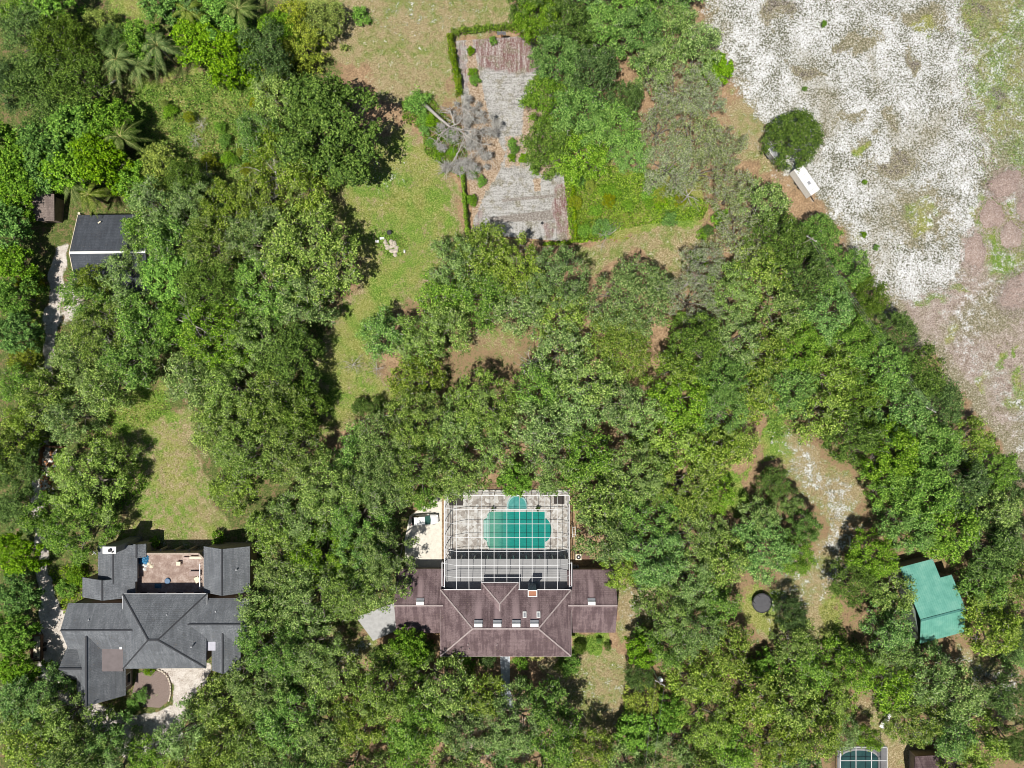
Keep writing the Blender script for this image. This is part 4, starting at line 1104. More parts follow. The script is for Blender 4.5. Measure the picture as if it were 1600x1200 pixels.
# ------------------------------------------------------------------ car
def make_car(px, py, heading, label, paint):
    x, y, _ = P(px, py, .8)
    car = empty("car", (x, y, 0), label, "car", rz=heading)
    prof = [(-2.45, .45, .62, .70), (-2.35, .32, .95, .82), (-1.7, .3, 1.02, .90), (-.6, .3, .98, .92), (.9, .3, .97, .92), (1.7, .3, .90, .88), (2.25, .32, .78, .78), (2.45, .42, .60, .62)]
    mb = MB()
    vs, fs = [], []
    for (X_, zb, zt_, hw) in prof:
        vs += [(X_, -hw * .9, zb), (X_, -hw, zb + .18), (X_, -hw, zt_ - .2), (X_, -hw * .86, zt_), (X_, hw * .86, zt_), (X_, hw, zt_ - .2), (X_, hw, zb + .18), (X_, hw * .9, zb)]
    for i in range(len(prof) - 1):
        for k in range(8): fs.append((i * 8 + k, (i + 1) * 8 + k, (i + 1) * 8 + (k + 1) % 8, i * 8 + (k + 1) % 8))
    fs += [tuple(range(8)), tuple(range((len(prof) - 1) * 8, len(prof) * 8))[::-1]]
    mb.add(vs, fs, 0, True); body = mb.build("body", paint, car); 
    bv = body.modifiers.new("bevel", 'SUBSURF'); bv.levels = 1; bv.render_levels = 1
    cab = [(-2.2, .80, .96), (-1.75, .74, 1.50), (.15, .74, 1.52), (.95, .80, .96)]
    mb = MB(); mb.add([(cab[1][0], s * .70, 1.49) for s in (-1, 1)] + [(cab[2][0], s * .70, 1.51) for s in (1, -1)] + [(cab[1][0] + .1, s * .6, 1.55) for s in (-1, 1)] + [(cab[2][0] - .1, s * .6, 1.56) for s in (1, -1)],
                      [(4, 7, 6, 5), (0, 3, 7, 4), (3, 2, 6, 7), (2, 1, 5, 6), (1, 0, 4, 5), (0, 1, 2, 3)]); mb.build("roof", paint, car)
    tint = NT("tinted windscreen"); tint.color((.05, .13, .11)); tint.set(.08, .6)
    mb = MB(); mb.add([(.15, -.70, 1.49), (.15, .70, 1.49), (.5, .76, 1.27), (.98, .80, .97), (1.12, .0, .985), (.98, -.80, .97), (.5, -.76, 1.27), (.15, -.68, 1.44), (.9, -.7, .93), (.9, .7, .93), (.15, .68, 1.44)],
                      [(0, 6, 2, 1), (6, 5, 4, 3, 2), (0, 1, 10, 7), (3, 4, 5, 8, 9)]); mb.build("windscreen", tint.m, car)
    mb = MB(); mb.add([(-1.75, -.70, 1.48), (-1.75, .70, 1.48), (-2.25, .78, .99), (-2.25, -.78, .99)], [(0, 1, 2, 3)]); mb.build("rear_window", M['glass'], car)
    for s in (-1, 1):
        mb = MB(); mb.add([(-1.75, s * .70, 1.48), (.15, s * .70, 1.49), (.95, s * .84, .97), (-2.2, s * .84, .97)], [(0, 1, 2, 3) if s > 0 else (3, 2, 1, 0)]); mb.build("side_window", M['glass'], car)
        mb = MB(); mb.beam((-.75, s * .71, 1.5), (-.75, s * .86, .96), .08, .04); mb.build("pillar", paint, car)
        mb = MB(); mb.box((.72, s * .98, 1.02), (.16, .2, .13)); mb.build("mirror", paint, car)
        mb = MB(); mb.box((2.27, s * .58, .72), (.22, .3, .12)); mb.build("headlight", M['alu'], car)
        mb = MB(); mb.box((-2.36, s * .62, .8), (.12, .22, .2)); mb.build("tail_light", plain("red lens", (.4, .02, .02), .3, .1), car)
        for wx in (-1.5, 1.55):
            mb = MB(); n = 22
            vs = [(wx + .33 * math.cos(2 * math.pi * k / n), s * q, .33 + .33 * math.sin(2 * math.pi * k / n)) for q in (.72, .93) for k in range(n)]
            mb.add(vs, [(k, (k + 1) % n, n + (k + 1) % n, n + k) for k in range(n)] + [tuple(range(n))[::-1], tuple(range(n, 2 * n))])
            w = mb.build("wheel", M['black'], car)
            mb = MB(); vs = [(wx + .2 * math.cos(2 * math.pi * k / n), s * q, .33 + .2 * math.sin(2 * math.pi * k / n)) for q in (.90, .945) for k in range(n)]
            mb.add(vs, [(k, (k + 1) % n, n + (k + 1) % n, n + k) for k in range(n)] + [tuple(range(n))[::-1], tuple(range(n, 2 * n))]); mb.build("rim", M['grey_metal'], w)
    return car
t = NT("white car paint"); t.color((.78, .78, .77)); t.set(.25, .5); t.b.inputs["Coat Weight"].default_value = .4; M['car'] = t.m
make_car(663.5, 812.5, R(4), "white car parked under the oak on the pale concrete pad", M['car'])

# ------------------------------------------------------------------ yard machinery by the cage
x, y, _ = P(904, 870.5, .9)
ac = empty("air_conditioner", (x, y, 0), "cream air conditioning unit with a round fan beside the pool cage", "air conditioner"); O = (x, y, 0)
mb = MB(O); mb.box((x, y, .48), (1.05, 1.05, .9)); mb.build("casing", M['cream'], ac, .06)
mb = MB(O); mb.cyl((x, y, .93), .40, .03, 24); f_ = mb.build("fan_guard", M['black'], ac)
mb = MB(O); mb.cyl((x, y, .96), .13, .02, 14); mb.build("fan_hub", M['white'], f_)
mb = MB(O); mb.box((x, y, .015), (1.3, 1.3, .08)); mb.build("base", M['grey_concrete'], ac)
x, y, _ = P(900, 884.5, .4); mb = MB(); mb.box((x - .3, y, .35), (.5, .4, .7)); mb.cyl((x + .3, y, 0), .18, .8, 12); mb.tube([(x - .3, y, .5), (x, y + .2, .5), (x + .3, y, .6)], .04, 6); tag(mb.build("pool_pump", M['grey_metal']), "grey pool pump with a filter tank in the shade of the side wing", "pump")
x0, y0, _ = P(896.5, 827, .9)
gt = empty("slide_frame", (x0, y0 - .6, 0), "white tubular frame standing against the outside of the pool cage", "frame"); O = (x0, y0 - .6, 0)
for dx in (-.28, .28):
    mb = MB(O); mb.tube([(x0 + dx, y0 + .5, 0), (x0 + dx, y0 + .5, 1.3), (x0 + dx, y0 - 1.3, 1.3), (x0 + dx, y0 - 1.3, 0)], .05, 8); mb.build("rail", M['white'], gt)
mb = MB(O)
for k in range(5): mb.tube([(x0 - .28, y0 + .4 - k * .4, 1.3), (x0 + .28, y0 + .4 - k * .4, 1.3)], .03, 6)
mb.build("rung", M['white'], gt)
crumpled("leaf_heap", 914, 868.5, 1.5, 1.1, 0, .35, plain("brown dead leaves", (.20, .12, .09), .95, .5, 7), "brown heap of dead leaves next to the air conditioner", "leaf heap", 12, 60)

# ------------------------------------------------------------------ trampoline
x, y, _ = P(1191, 942.5, .9)
tp = empty("trampoline", (x, y, 0), "round black trampoline in the clearing between the oaks", "trampoline"); O = (x, y, 0)
mb = MB(O); mb.cyl((x, y, .82), 1.55, .03, 32); mb.build("mat", plain("trampoline mat", (.085, .085, .095), .7, .15), tp)
mb = MB(O)
n = 32
vs = [(x + r_ * math.cos(2 * math.pi * k / n), y + r_ * math.sin(2 * math.pi * k / n), z) for r_, z in ((1.55, .87), (1.75, .86), (1.75, .80)) for k in range(n)]
mb.add(vs, [(j * n + k, j * n + n + k, j * n + n + (k + 1) % n, j * n + (k + 1) % n) for j in (0, 1) for k in range(n)]); mb.build("pad", M['black'], tp)
for k in range(6):
    a = k * math.pi / 3 + .3; mb = MB(O); mb.tube([(x + 1.7 * math.cos(a), y + 1.7 * math.sin(a), 0), (x + 1.7 * math.cos(a), y + 1.7 * math.sin(a), .85)], .035, 6); mb.build("leg", M['black'], tp)
for k in range(3):
    a = 1.3 + k * .8; mb = MB(O); mb.tube([(x + 1.74 * math.cos(a), y + 1.74 * math.sin(a), .8), (x + 1.76 * math.cos(a), y + 1.76 * math.sin(a), 2.3)], .04, 6); mb.build("net_pole", M['black'], tp)

# ------------------------------------------------------------------ box trailers in the sand
def box_trailer(corners, h, label, m, vents):
    q = [Vector(P(px, py, h)) for px, py in corners]
    c = sum(q, Vector()) / 4
    root = empty("box_trailer", (c.x, c.y, 0), label, "trailer"); O = (c.x, c.y, 0)
    u = ((q[1] - q[0]) + (q[2] - q[3])) / 2; L = u.length; u.normalize(); w = Vector((-u.y, u.x, 0)); Wd = abs((q[3] - q[0]).dot(w)); rz = math.atan2(u.y, u.x)
    mb = MB(O); mb.box((c.x, c.y, .55 + (h - .55) / 2), (L, Wd, h - .55), rz); mb.build("body", m, root, .05)
    mb = MB(O)
    for s in (-1, 1): mb.beam(c + w * s * Wd / 2 - u * L / 2 + Vector((0, 0, .02)), c + w * s * Wd / 2 + u * L / 2 + Vector((0, 0, .02)), .09, .09)
    mb.build("roof_edge", M['alu'], root)
    mb = MB(O)
    for k in (-.36, -.18, .0, .18, .36): mb.beam(c + u * (k * L) - w * (Wd / 2 - .1) + Vector((0, 0, .012)), c + u * (k * L) + w * (Wd / 2 - .1) + Vector((0, 0, .012)), .05, .03)
    mb.build("roof_seam", M['grey_metal'], root)
    for k in vents:
        p = c + u * (k * L); mb = MB(O); mb.box((p.x, p.y, h + .07), (.55, .45, .14), rz); mb.build("roof_vent", M['grey_metal'], root)
    for s in (-1, 1):
        for k in (-.12, .06):
            p = c + u * (k * L) + w * s * (Wd / 2 - .12); n = 16; mb = MB(O)
            vs = [(p + u * .34 * math.cos(2 * math.pi * j / n) + Vector((0, 0, .34 * math.sin(2 * math.pi * j / n))) + w * e_) for e_ in (-.1, .1) for j in range(n)]
            vs = [(v_.x, v_.y, v_.z - h + .36) for v_ in vs]
            mb.add(vs, [(j, (j + 1) % n, n + (j + 1) % n, n + j) for j in range(n)] + [tuple(range(n))[::-1], tuple(range(n, 2 * n))]); mb.build("wheel", M['black'], root)
    f = c + u * (L / 2); mb = MB(O); mb.beam((f.x, f.y, .6), (f.x + u.x * 1.2, f.y + u.y * 1.2, .5), .1, .1); mb.build("drawbar", M['black'], root)
    return root
box_trailer([(1195, 226.5), (1214, 252), (1221, 247), (1202, 220)], 2.3, "weathered grey box trailer tucked against the round green tree", plain("weathered grey roof", (.36, .37, .38), .7, .55, 1.5), (.2, -.15))
box_trailer([(1239, 264), (1267, 305), (1281.5, 297), (1254, 258)], 2.6, "clean white box trailer in the sand below the round green tree", M['white'], (.12,))

# ------------------------------------------------------------------ masonry bin with rubble, rock garden, small yard things
mb = MB()
p = [P(64, 694, .9), P(58, 748, .9)]
mb.beam((p[0][0], p[0][1], .45), (p[1][0], p[1][1], .45), .25, 1.1)
q0, q1 = P(66, 697.5, .9), P(98, 699, .9)
mb.beam((q0[0], q0[1], .45), (q1[0], q1[1], .45), .25, 1.1)
tag(mb.build("retaining_wall", plain("rusty brown boards", (.20, .10, .06), .9, .4, 3), None, .02), "low brown corner wall holding pale rubble beside the gravel path", "wall")
mb = MB()
for k in range(150):
    u_, v_ = rnd.random(), rnd.random()
    x, y, _ = P(67 + u_ * 24 - v_ * 6, 703 + v_ * 68)
    s = rnd.uniform(.16, .6); mb.box((x, y, s * .3), (s, s * rnd.uniform(.4, .9), s * .5), rnd.uniform(0, 3), 0 if rnd.random() < .6 else 1, rnd.uniform(-.4, .4), rnd.uniform(-.4, .4))
tag(mb.build("rubble", [plain("white rubble", (.68, .66, .62), .9, .25), plain("orange rubble", (.45, .22, .10), .9, .3)]), "white and orange rubble tipped behind the low brown wall", "rubble", kind='stuff')
def rock(px, py, s, label, m=None, h=.6):
    x, y, _ = P(px, py, s * .3)
    bm = bmesh.new(); bmesh.ops.create_icosphere(bm, subdivisions=2, radius=.5)
    r_ = random.Random(int(px * 7 + py)); k = [r_.uniform(.75, 1.25) for _ in range(3)]; ph = [r_.uniform(0, 6) for _ in range(6)]
    for v_ in bm.verts:
        f = 1 + .18 * math.sin(v_.co.x * 7 + ph[0]) + .16 * math.sin(v_.co.y * 8 + ph[1]) + .12 * math.sin(v_.co.z * 9 + ph[2])
        v_.co = Vector((v_.co.x * k[0] * f * s, v_.co.y * k[1] * f * s, v_.co.z * h * f * s))
    me = bpy.data.meshes.new("rock"); bm.to_mesh(me); bm.free()
    o = link_mesh("rock", me, m or M['rock']); o.location = (x, y, s * h * .35); return tag(o, label, "rock", "boulders of the rock garden")
M['rock'] = plain("pale garden rock", (.50, .44, .37), .95, .35, 2.5)
for px, py, s, lab in ((602, 378, .9, "white boulder nearest the urn in the rock garden"), (604, 383, .8, "white boulder below the one nearest the urn"), (611, 378, 1.0, "pinkish boulder at the top of the rock heap"), (616, 381, .8, "small rock at the right shoulder of the rock heap".replace("right", "field side")),
                       (611, 385, .9, "pale boulder in the middle of the rock heap"), (619, 387, .9, "cream boulder on the court side of the rock heap"), (615, 392, 1.1, "large tan boulder in the lower part of the rock heap"), (617, 397, .9, "tan boulder at the bottom tip of the rock heap"), (606, 387, .7, "grey boulder in the dark hollow of the rock heap")):
    rock(px, py, s, lab)
for px, py, w, h, lab in ((589, 376.8, .65, .45, "pale green white block on the grass beside the rock garden"), (596.8, 372.2, .8, .4, "long white block behind the rock garden"), (631.8, 392.5, .3, .6, "narrow cream block in the plants on the court side of the rock garden")):
    x, y, _ = P(px, py, .3); mb = MB(); mb.box((x, y, .15), (w, h, .32), rnd.uniform(-.2, .2)); tag(mb.build("stone_block", M['sack'], None, .05), lab, "block")
x, y, _ = P(608.3, 363.5, .6); mb = MB(); mb.cyl((x, y, 0), .2, .1, 16); mb.cyl((x, y, .1), .1, .15, 16); mb.cyl((x, y, .25), .14, .45, 18, 0, .40); mb.cyl((x, y, .70), .42, .06, 18); tag(mb.build("urn", M['black']), "black garden urn standing above the rock garden", "urn")
x, y, _ = P(847.2, 348.5, .2); mb = MB(); mb.box((x, y, .17), (.42, .42, .24), .7); mb.box((x, y, .30), (.22, .22, .06), .7); tag(mb.build("crate", M['black'], None, .02), "small black box lying on the court below the grey band", "box")
x, y, _ = P(783.5, 52, 3.2)
bk = empty("basketball_hoop", (x, y + .4, 0), "basketball hoop with a grey backboard at the top hedge of the tennis court", "basketball hoop"); O = (x, y + .4, 0)
mb = MB(O); mb.tube([(x, y + .9, 0), (x, y + .9, 2.7), (x, y + .1, 3.2)], .07, 8); mb.build("pole", M['black'], bk)
mb = MB(O); mb.box((x, y, 3.2), (1.5, .06, 1.0)); mb.build("backboard", M['grey_metal'], bk)
mb = MB(O); n = 16; mb.tube([(x + .23 * math.cos(2 * math.pi * k / n), y - .3 + .23 * math.sin(2 * math.pi * k / n), 2.95) for k in range(n + 1)], .02, 6); mb.build("rim", plain("orange rim", (.4, .12, .02), .5), bk)
# court lamp at the bottom of the court
x, y, _ = P(754, 362, 3.5)
lp = empty("court_lamp", (x, y, 0), "dark court lamp post rising at the bottom corner of the tennis court", "lamp post"); O = (x, y, 0)
mb = MB(O); mb.cyl((x, y, 0), .08, 4.6, 10, 0, .05); mb.build("pole", M['black'], lp)
mb = MB(O); mb.box((x, y, 4.55), (1.3, .09, .09)); mb.box((x - .6, y, 4.5), (.3, .35, .14)); mb.box((x + .6, y, 4.5), (.3, .35, .14)); mb.build("lamp_head", M['black'], lp)
# stone garden kerb in the lower clearing
mb = MB(); pts = [(1327, 838), (1328, 850), (1332, 862), (1338, 873)]
for i in range(3): mb.beam(Vector(P(*pts[i])) + Vector((0, 0, .08)), Vector(P(*pts[i + 1])) + Vector((0, 0, .08)), .3, .25)
tag(mb.build("garden_kerb", M['concrete'], None, .03), "short pale curved kerb beside the sandy path in the lower clearing", "kerb")
# white plank bridge near the second pool
x, y, _ = P(1384, 1126, .5)
br_ = empty("garden_bench", (x, y, 0), "white plank bench in the leaf litter above the second pool cage", "bench"); O = (x, y, 0)
an = R(58)
mb = MB(O); mb.box((x, y, .46), (3.0, .85, .08), an); mb.build("seat", M['sack'], br_)
for s in (-1, 1):
    mb = MB(O); mb.box((x + s * 1.25 * math.cos(an), y + s * 1.25 * math.sin(an), .21), (.12, .8, .42), an); mb.build("leg", M['sack'], br_)
# ------------------------------------------------------------------ second pool cage at the bottom edge
sx0, sy0, _ = P(1345, 1195)
tag_pool = empty("swimming_pool", (sx0, sy0, 0), "dark teal pool with an arched end at the bottom edge under thin cage beams", "pool"); O = (sx0, sy0, 0)
mb = MB(); mb.prism(rect_px(1308, 1166, 1386, 1290, .05), -.1, .05); tag(mb.build("pool_deck", plain("dull pool deck", (.26, .26, .27), .9, .2, 1.5)), kind='structure')
pl = [(1312, 1260), (1312, 1186)] + arc(1342, 1186, 30, 14, 180, 360, 12) + [(1372, 1260)]
t = NT("dark pool water"); n = t.noise(t.pos(), .8, 4, .6); t.color(t.ramp(n, [(.3, (.018, .075, .075)), (.7, (.04, .12, .115))])); t.set(.08, .5)
xy = [P(*p)[:2] for p in pl]
mb = MB(O); ar = sum(xy[i][0] * xy[(i + 1) % len(xy)][1] - xy[(i + 1) % len(xy)][0] * xy[i][1] for i in range(len(xy))); xy = xy if ar > 0 else xy[::-1]
mb.add([(a_, b_, .07) for a_, b_ in xy], [tuple(range(len(xy)))]); mb.build("water", t.m, tag_pool)
mb = MB(O); ring_mesh(mb, xy, .3, .05, .12); mb.build("coping", M['grey_concrete'], tag_pool)
c2 = empty("pool_cage", (sx0, sy0, 0), "small screened pool cage with thin grey beams at the bottom edge near the teal barn", "pool enclosure")
zt2 = 3.4
X0, X1, Y1 = P(1313, 0, zt2)[0], P(1386, 0, zt2)[0], P(0, 1168, zt2)[1]
Y0 = Y1 - 10
mb = MB(O)
for k in range(4):
    xx = X0 + (X1 - X0) * k / 3.; mb.beam((xx, Y0, zt2), (xx, Y1, zt2), .1, .1)
for k in range(5): mb.beam((X0, Y1 - k * 2.25, zt2), (X1, Y1 - k * 2.25, zt2), .1, .1)
mb.build("roof_frame", M['alu'], c2)
for k in range(4):
    xx = X0 + (X1 - X0) * k / 3.; mb = MB(O); mb.beam((xx, Y1, .05), (xx, Y1, zt2 - .05), .09, .09); mb.build("post", M['alu'], c2)
mb = MB(O); mb.add([(X0, Y0, zt2), (X1, Y0, zt2), (X1, Y1, zt2), (X0, Y1, zt2), (X0, Y1, .05), (X1, Y1, .05), (X1, Y0, .05), (X0, Y0, .05)], [(0, 1, 2, 3), (3, 2, 5, 4), (2, 1, 6, 5), (0, 3, 4, 7)]); mb.build("screen", M['screen'], c2)
sx1, sy1, _ = P(1460, 1230)
root, O = outbuilding("house", "corner of a dull mauve roofed house at the bottom edge beside the small pool cage", "house", [[P(1430, 1182, 3.2), P(1493, 1178, 3.2), P(1495, 1216, 5), P(1428, 1216, 5)], [P(1428, 1216, 5), P(1495, 1216, 5), P(1493, 1275, 3.2), P(1430, 1275, 3.2)]], [(P(1428, 1216, 5), P(1495, 1216, 5))],
                      M['mauve'], M['mauve_cap'], rect_px(1436, 1186, 1488, 1270, 3.0), 3.0, M['stucco'], (sx1, sy1))
# ------------------------------------------------------------------ utility poles and wires
def pole(px, py, h, label, transformer):
    x, y, _ = P(px, py, h)
    root = empty("utility_pole", (x, y, 0), label, "utility pole"); O = (x, y, 0)
    mb = MB(O); mb.cyl((x, y, -.3), .16, h + .3, 12, 0, .11); mb.build("pole", plain("grey pole wood", (.38, .34, .30), .9, .2), root)
    mb = MB(O); mb.box((x, y, h - .5), (1.9, .12, .12), R(-30)); mb.build("crossarm", M['deadwood'], root)
    for s in (-.8, 0, .8):
        mb = MB(O); mb.cyl((x + s * math.cos(R(-30)), y + s * math.sin(R(-30)), h - .44), .06, .25, 8); mb.build("insulator", M['white'], root)
    if transformer:
        mb = MB(O); mb.cyl((x + .35, y + .2, h - 2.0), .3, .95, 14); mb.cyl((x + .35, y + .2, h - 1.05), .32, .06, 14); mb.build("transformer", M['white'], root)
    return (x, y, h - .2)
pA = pole(1032, 1069, 8.5, "utility pole with a white transformer between the front lawn and the oaks", True)
pB = pole(1457, 640, 10, "pale utility pole poking out of the oaks near the field edge", False)
pC = pole(1270, 372, 10.5, "utility pole sunk in the oaks at the far end of the field side wires", False)
def wires(a, b, offs, label):
    mb = MB(((a[0] + b[0]) / 2, (a[1] + b[1]) / 2, 0))
    for o in offs:
        d = Vector((math.cos(R(-30)), math.sin(R(-30)), 0)) * o; pts = []
        for k in range(13):
            u_ = k / 12; p = Vector(a).lerp(Vector(b), u_) + d; p.z -= 1.0 * 4 * u_ * (1 - u_) * .6; pts.append(p)
        mb.tube(pts, .013, 4)
    return tag(mb.build("power_line", M['grey_metal']), label, "power line")
wires(pB, pC, (-.8, 0, .8), "thin power wires running along the oak edge beside the sand field")
eD = (P(1010, 1250, 8)[0], P(1010, 1250, 8)[1], 8.0)
wires(pA, eD, (-.8, .8), "thin power wires dropping from the transformer pole toward the bottom edge")
# ------------------------------------------------------------------ vegetation generators
def unit(a): return a / np.maximum(np.linalg.norm(a, axis=1, keepdims=True), 1e-9)


def leaf_quads(C, N, size, asp, rng, fold=.18):
    """one small folded leaf spray per centre: (n,4,3) corners"""
    n = len(C)
    N = unit(N)
    T = unit(np.cross(N, rng.normal(size=(n, 3))))
    B_ = np.cross(N, T)
    s = (size * rng.uniform(.6, 1.35, n))[:, None]
    a, b = C - T * s * .5 - N * s * fold, C + T * s * .5 - N * s * fold
    return np.stack([a, C - B_ * s * asp * .5, b, C + B_ * s * asp * .5], 1)


def quads_mesh(name, Q, mi=None):
    n = len(Q)
    return np_mesh(name, Q.reshape(-1, 3), np.arange(n * 4).reshape(n, 4), mi)


def outline(rng, amp):
    ph = rng.uniform(0, 6.28, 5); am = rng.uniform(.3, 1, 5) * amp
    return lambda th: 1 + sum(am[k] * np.sin((k + 2) * th + ph[k]) for k in range(5)) * .5


def crown_proto(Rr, seed, ztop, drop, sp=1.38, puff=(.8, 1.4), flat=.85, dens=36, leaf=.265, asp=.66, twig=.10, low=.60, amp=.24, zvar=.8, lps=6, skip=.10, upb=.35):
    rng = np.random.default_rng(seed)
    ol = outline(rng, amp)
    top = []
    for _ in range(2600):
        th, r = rng.uniform(0, 2 * np.pi), Rr * math.sqrt(rng.random())
        lim = Rr * ol(th) - puff[0] * .7
        if r > lim: continue
        x, y = r * math.cos(th), r * math.sin(th)
        if all((x - p[0]) ** 2 + (y - p[1]) ** 2 > (sp * p[4]) ** 2 for p in top):
            z = ztop - drop * (r / Rr) ** 2.0 + rng.uniform(-zvar, zvar * .6)
            top.append((x, y, z, rng.uniform(*puff), rng.uniform(.8, 1.25)))
    keep = [p for p in top if rng.random() > skip]
    nlow = int(len(top) * low)
    for k in range(nlow):
        p = top[rng.integers(len(top))]
        keep.append((p[0] * .9 + rng.normal() * .6, p[1] * .9 + rng.normal() * .6, p[2] - rng.uniform(1.3, 3.6), rng.uniform(*puff), 1))
    Pf = np.array(keep)
    cnt = np.maximum(6, (dens * Pf[:, 3] ** 2 * rng.uniform(.7, 1.2, len(Pf))).astype(int))
    idx = np.repeat(np.arange(len(Pf)), cnt)
    d = rng.normal(size=(len(idx), 3)); d[:, 2] += upb * 1.6; d = unit(d)
    fr = rng.uniform(.35, 1.12, len(idx))[:, None]
    a = Pf[idx, 3:4]
    Cs = Pf[idx, :3] + d * np.concatenate([a, a, a * flat], 1) * fr
    # leaves round each sprig
    k = np.repeat(np.arange(len(Cs)), lps)
    C = Cs[k] + rng.normal(size=(len(k), 3)) * np.array([.15, .15, .10])
    N = .60 * d[k] + .36 * rng.normal(size=(len(k), 3)) + np.array([-.06, -.09, .55])
    Q = leaf_quads(C, N, leaf, asp, rng)
    mi = np.zeros(len(Q))
    nt = int(len(Cs) * twig)
    if nt:
        sel = rng.integers(0, len(Cs), nt)
        c0 = Cs[sel] + d[sel] * .12
        dirv = unit(d[sel] * .5 + rng.normal(size=(nt, 3)) * .7) * rng.uniform(.3, .9, nt)[:, None]
        wv = unit(np.cross(dirv, np.array([0.2, .1, 1.0]))) * .028
        T = np.stack([c0 - dirv * .5 - wv, c0 - dirv * .5 + wv, c0 + dirv * .5 + wv * .5, c0 + dirv * .5 - wv * .5], 1)
        Q = np.concatenate([Q, T]); mi = np.concatenate([mi, np.ones(nt)])
    return quads_mesh("crown", Q, mi), Pf


def trunk_proto(Pf, seed, rad, fork, nl=6, mat=None):
    rng = random.Random(seed)
    mb = MB()
    lean = Vector((rng.uniform(-.3, .3), rng.uniform(-.3, .3), fork))
    mb.tube([(0, 0, -.3), (0, 0, .2), tuple(lean * .6), tuple(lean)], [rad * 1.5, rad * 1.15, rad, rad * .85], 8)
    order = list(range(len(Pf))); rng.shuffle(order)
    sect = {}
    for i in order:
        k = int((math.atan2(Pf[i][1], Pf[i][0]) + math.pi) / (2 * math.pi) * nl) % nl
        sect.setdefault(k, []).append(i)
    for k, ids in sect.items():
        far = max(ids, key=lambda i: Pf[i][0] ** 2 + Pf[i][1] ** 2)
        e = Vector(Pf[far][:3]); mid = lean.lerp(e, .5) + Vector((rng.uniform(-.5, .5), rng.uniform(-.5, .5), .7))
        q = lean.lerp(mid, .5) + Vector((rng.uniform(-.2, .2), rng.uniform(-.2, .2), .2))
        mb.tube([lean, q, mid, mid.lerp(e, .6), e], [rad * .6, rad * .5, rad * .36, rad * .2, .03], 5)
        for i in ids[:7]:
            if i == far: continue
            p = Vector(Pf[i][:3]); s = lean.lerp(mid, rng.uniform(.5, .95)) if p.xy.length < mid.xy.length else mid.lerp(e, rng.uniform(.1, .5))
            m2 = s.lerp(p, .5) + Vector((rng.uniform(-.3, .3), rng.uniform(-.3, .3), .3))
            mb.tube([s, m2, p], [rad * .22, rad * .14, .02], 4, 0, False)
    me = bpy.data.meshes.new("trunk"); me.from_pydata(mb.v, [], mb.f); me.polygons.foreach_set("use_smooth", mb.s); me.update()
    me.materials.append(mat or M['bark'])
    return me


KIND = {}
OAKS = ('oak', 'oak_green', 'oak_olive')


def add_proto(kind, Rr, mats, seed, ztop, drop, rad=.32, fork=2.4, zc=None, **kw):
    me, Pf = crown_proto(Rr, seed, ztop, drop, **kw)
    for m in mats: me.materials.append(m)
    KIND.setdefault(kind, []).append((Rr, me, trunk_proto(Pf, seed, rad, fork), zc or (ztop - drop * .35)))


for s in range(4): add_proto('O', 4.6, (M[OAKS[s % 3]], M['twig']), 100 + s, 8.4, 4.4, rad=.26, twig=.14, zvar=.9)
for s in range(7): add_proto('O', 6.4, (M[OAKS[s % 3]], M['twig']), 120 + s, 11.2, 6.2, rad=.38, twig=.14, zvar=1.15)
for s in range(2): add_proto('K', 5.0, (M['dark'], M['twig']), 140 + s, 9.5, 3.4, puff=(.9, 1.6), dens=30, twig=.03, skip=.16, zvar=1.1)
for s in range(2): add_proto('K', 8.6, (M['dark'], M['twig']), 150 + s, 13.0, 4.6, rad=.5, puff=(1.0, 1.9), sp=1.5, dens=28, twig=.03, skip=.16, zvar=1.3, leaf=.36)
for s in range(3): add_proto('G', 5.0, (M['lush'], M['twig']), 160 + s, 8.0, 2.8, puff=(.7, 1.25), sp=1.1, dens=36, leaf=.36, asp=.7, twig=.01, zvar=.9)
for s in range(3): add_proto('L', 5.4, (M[('oak_green', 'dark', 'oak_green')[s]], M['twig']), 165 + s, 10.0, 4.6, rad=.32, puff=(.75, 1.35), sp=1.22, dens=42, leaf=.27, asp=.68, twig=.05, zvar=1.0)
for s in range(2): add_proto('Y', 3.8, (M['yellow'], M['twig']), 170 + s, 5.5, 2.2, rad=.16, fork=1.2, puff=(.5, .9), sp=.8, dens=42, leaf=.26, twig=.01, zvar=.5)
for s in range(3): add_proto('S', 5.6, (M['moss'], M['twig']), 180 + s, 9.0, 2.6, puff=(.7, 1.3), dens=30, leaf=.30, asp=.5, twig=.85, zvar=.9, skip=.10, lps=4)
for s in range(2): add_proto('D', 6.6, (M['fine'], M['twig']), 190 + s, 9.5, 4.6, puff=(.7, 1.1), sp=.80, dens=30, leaf=.32, asp=.45, twig=.08, zvar=.45, skip=.03, low=.25, amp=.26, lps=4)
add_proto('R', 5.2, (M['round'], M['twig']), 200, 6.4, 3.6, rad=.22, fork=1.4, puff=(.55, .85), sp=.62, dens=46, leaf=.24, twig=.01, zvar=.6, skip=.14, low=.25, amp=.26, lps=5)
for s in range(2): add_proto('B', 1.9, (M['lush'], M['twig']), 210 + s, 2.2, 1.1, rad=.07, fork=.4, puff=(.35, .65), sp=.5, dens=70, leaf=.22, twig=.0, zvar=.25, low=.5)
for s in range(2): add_proto('Bk', 2.4, (M['dark'], M['twig']), 220 + s, 3.4, 1.5, rad=.09, fork=.6, puff=(.4, .8), sp=.6, dens=60, leaf=.22, twig=.01, zvar=.35, low=.5)
NAMES = {'L': ("oak_tree", "oak"), 'O': ("oak_tree", "oak"), 'K': ("oak_tree", "oak"), 'G': ("broadleaf_tree", "tree"), 'Y': ("yellow_green_tree", "tree"), 'S': ("mossy_oak_tree", "oak"), 'D': ("fine_leaved_tree", "tree"), 'R': ("round_tree", "tree"), 'B': ("bush", "bush"), 'Bk': ("bush", "bush")}
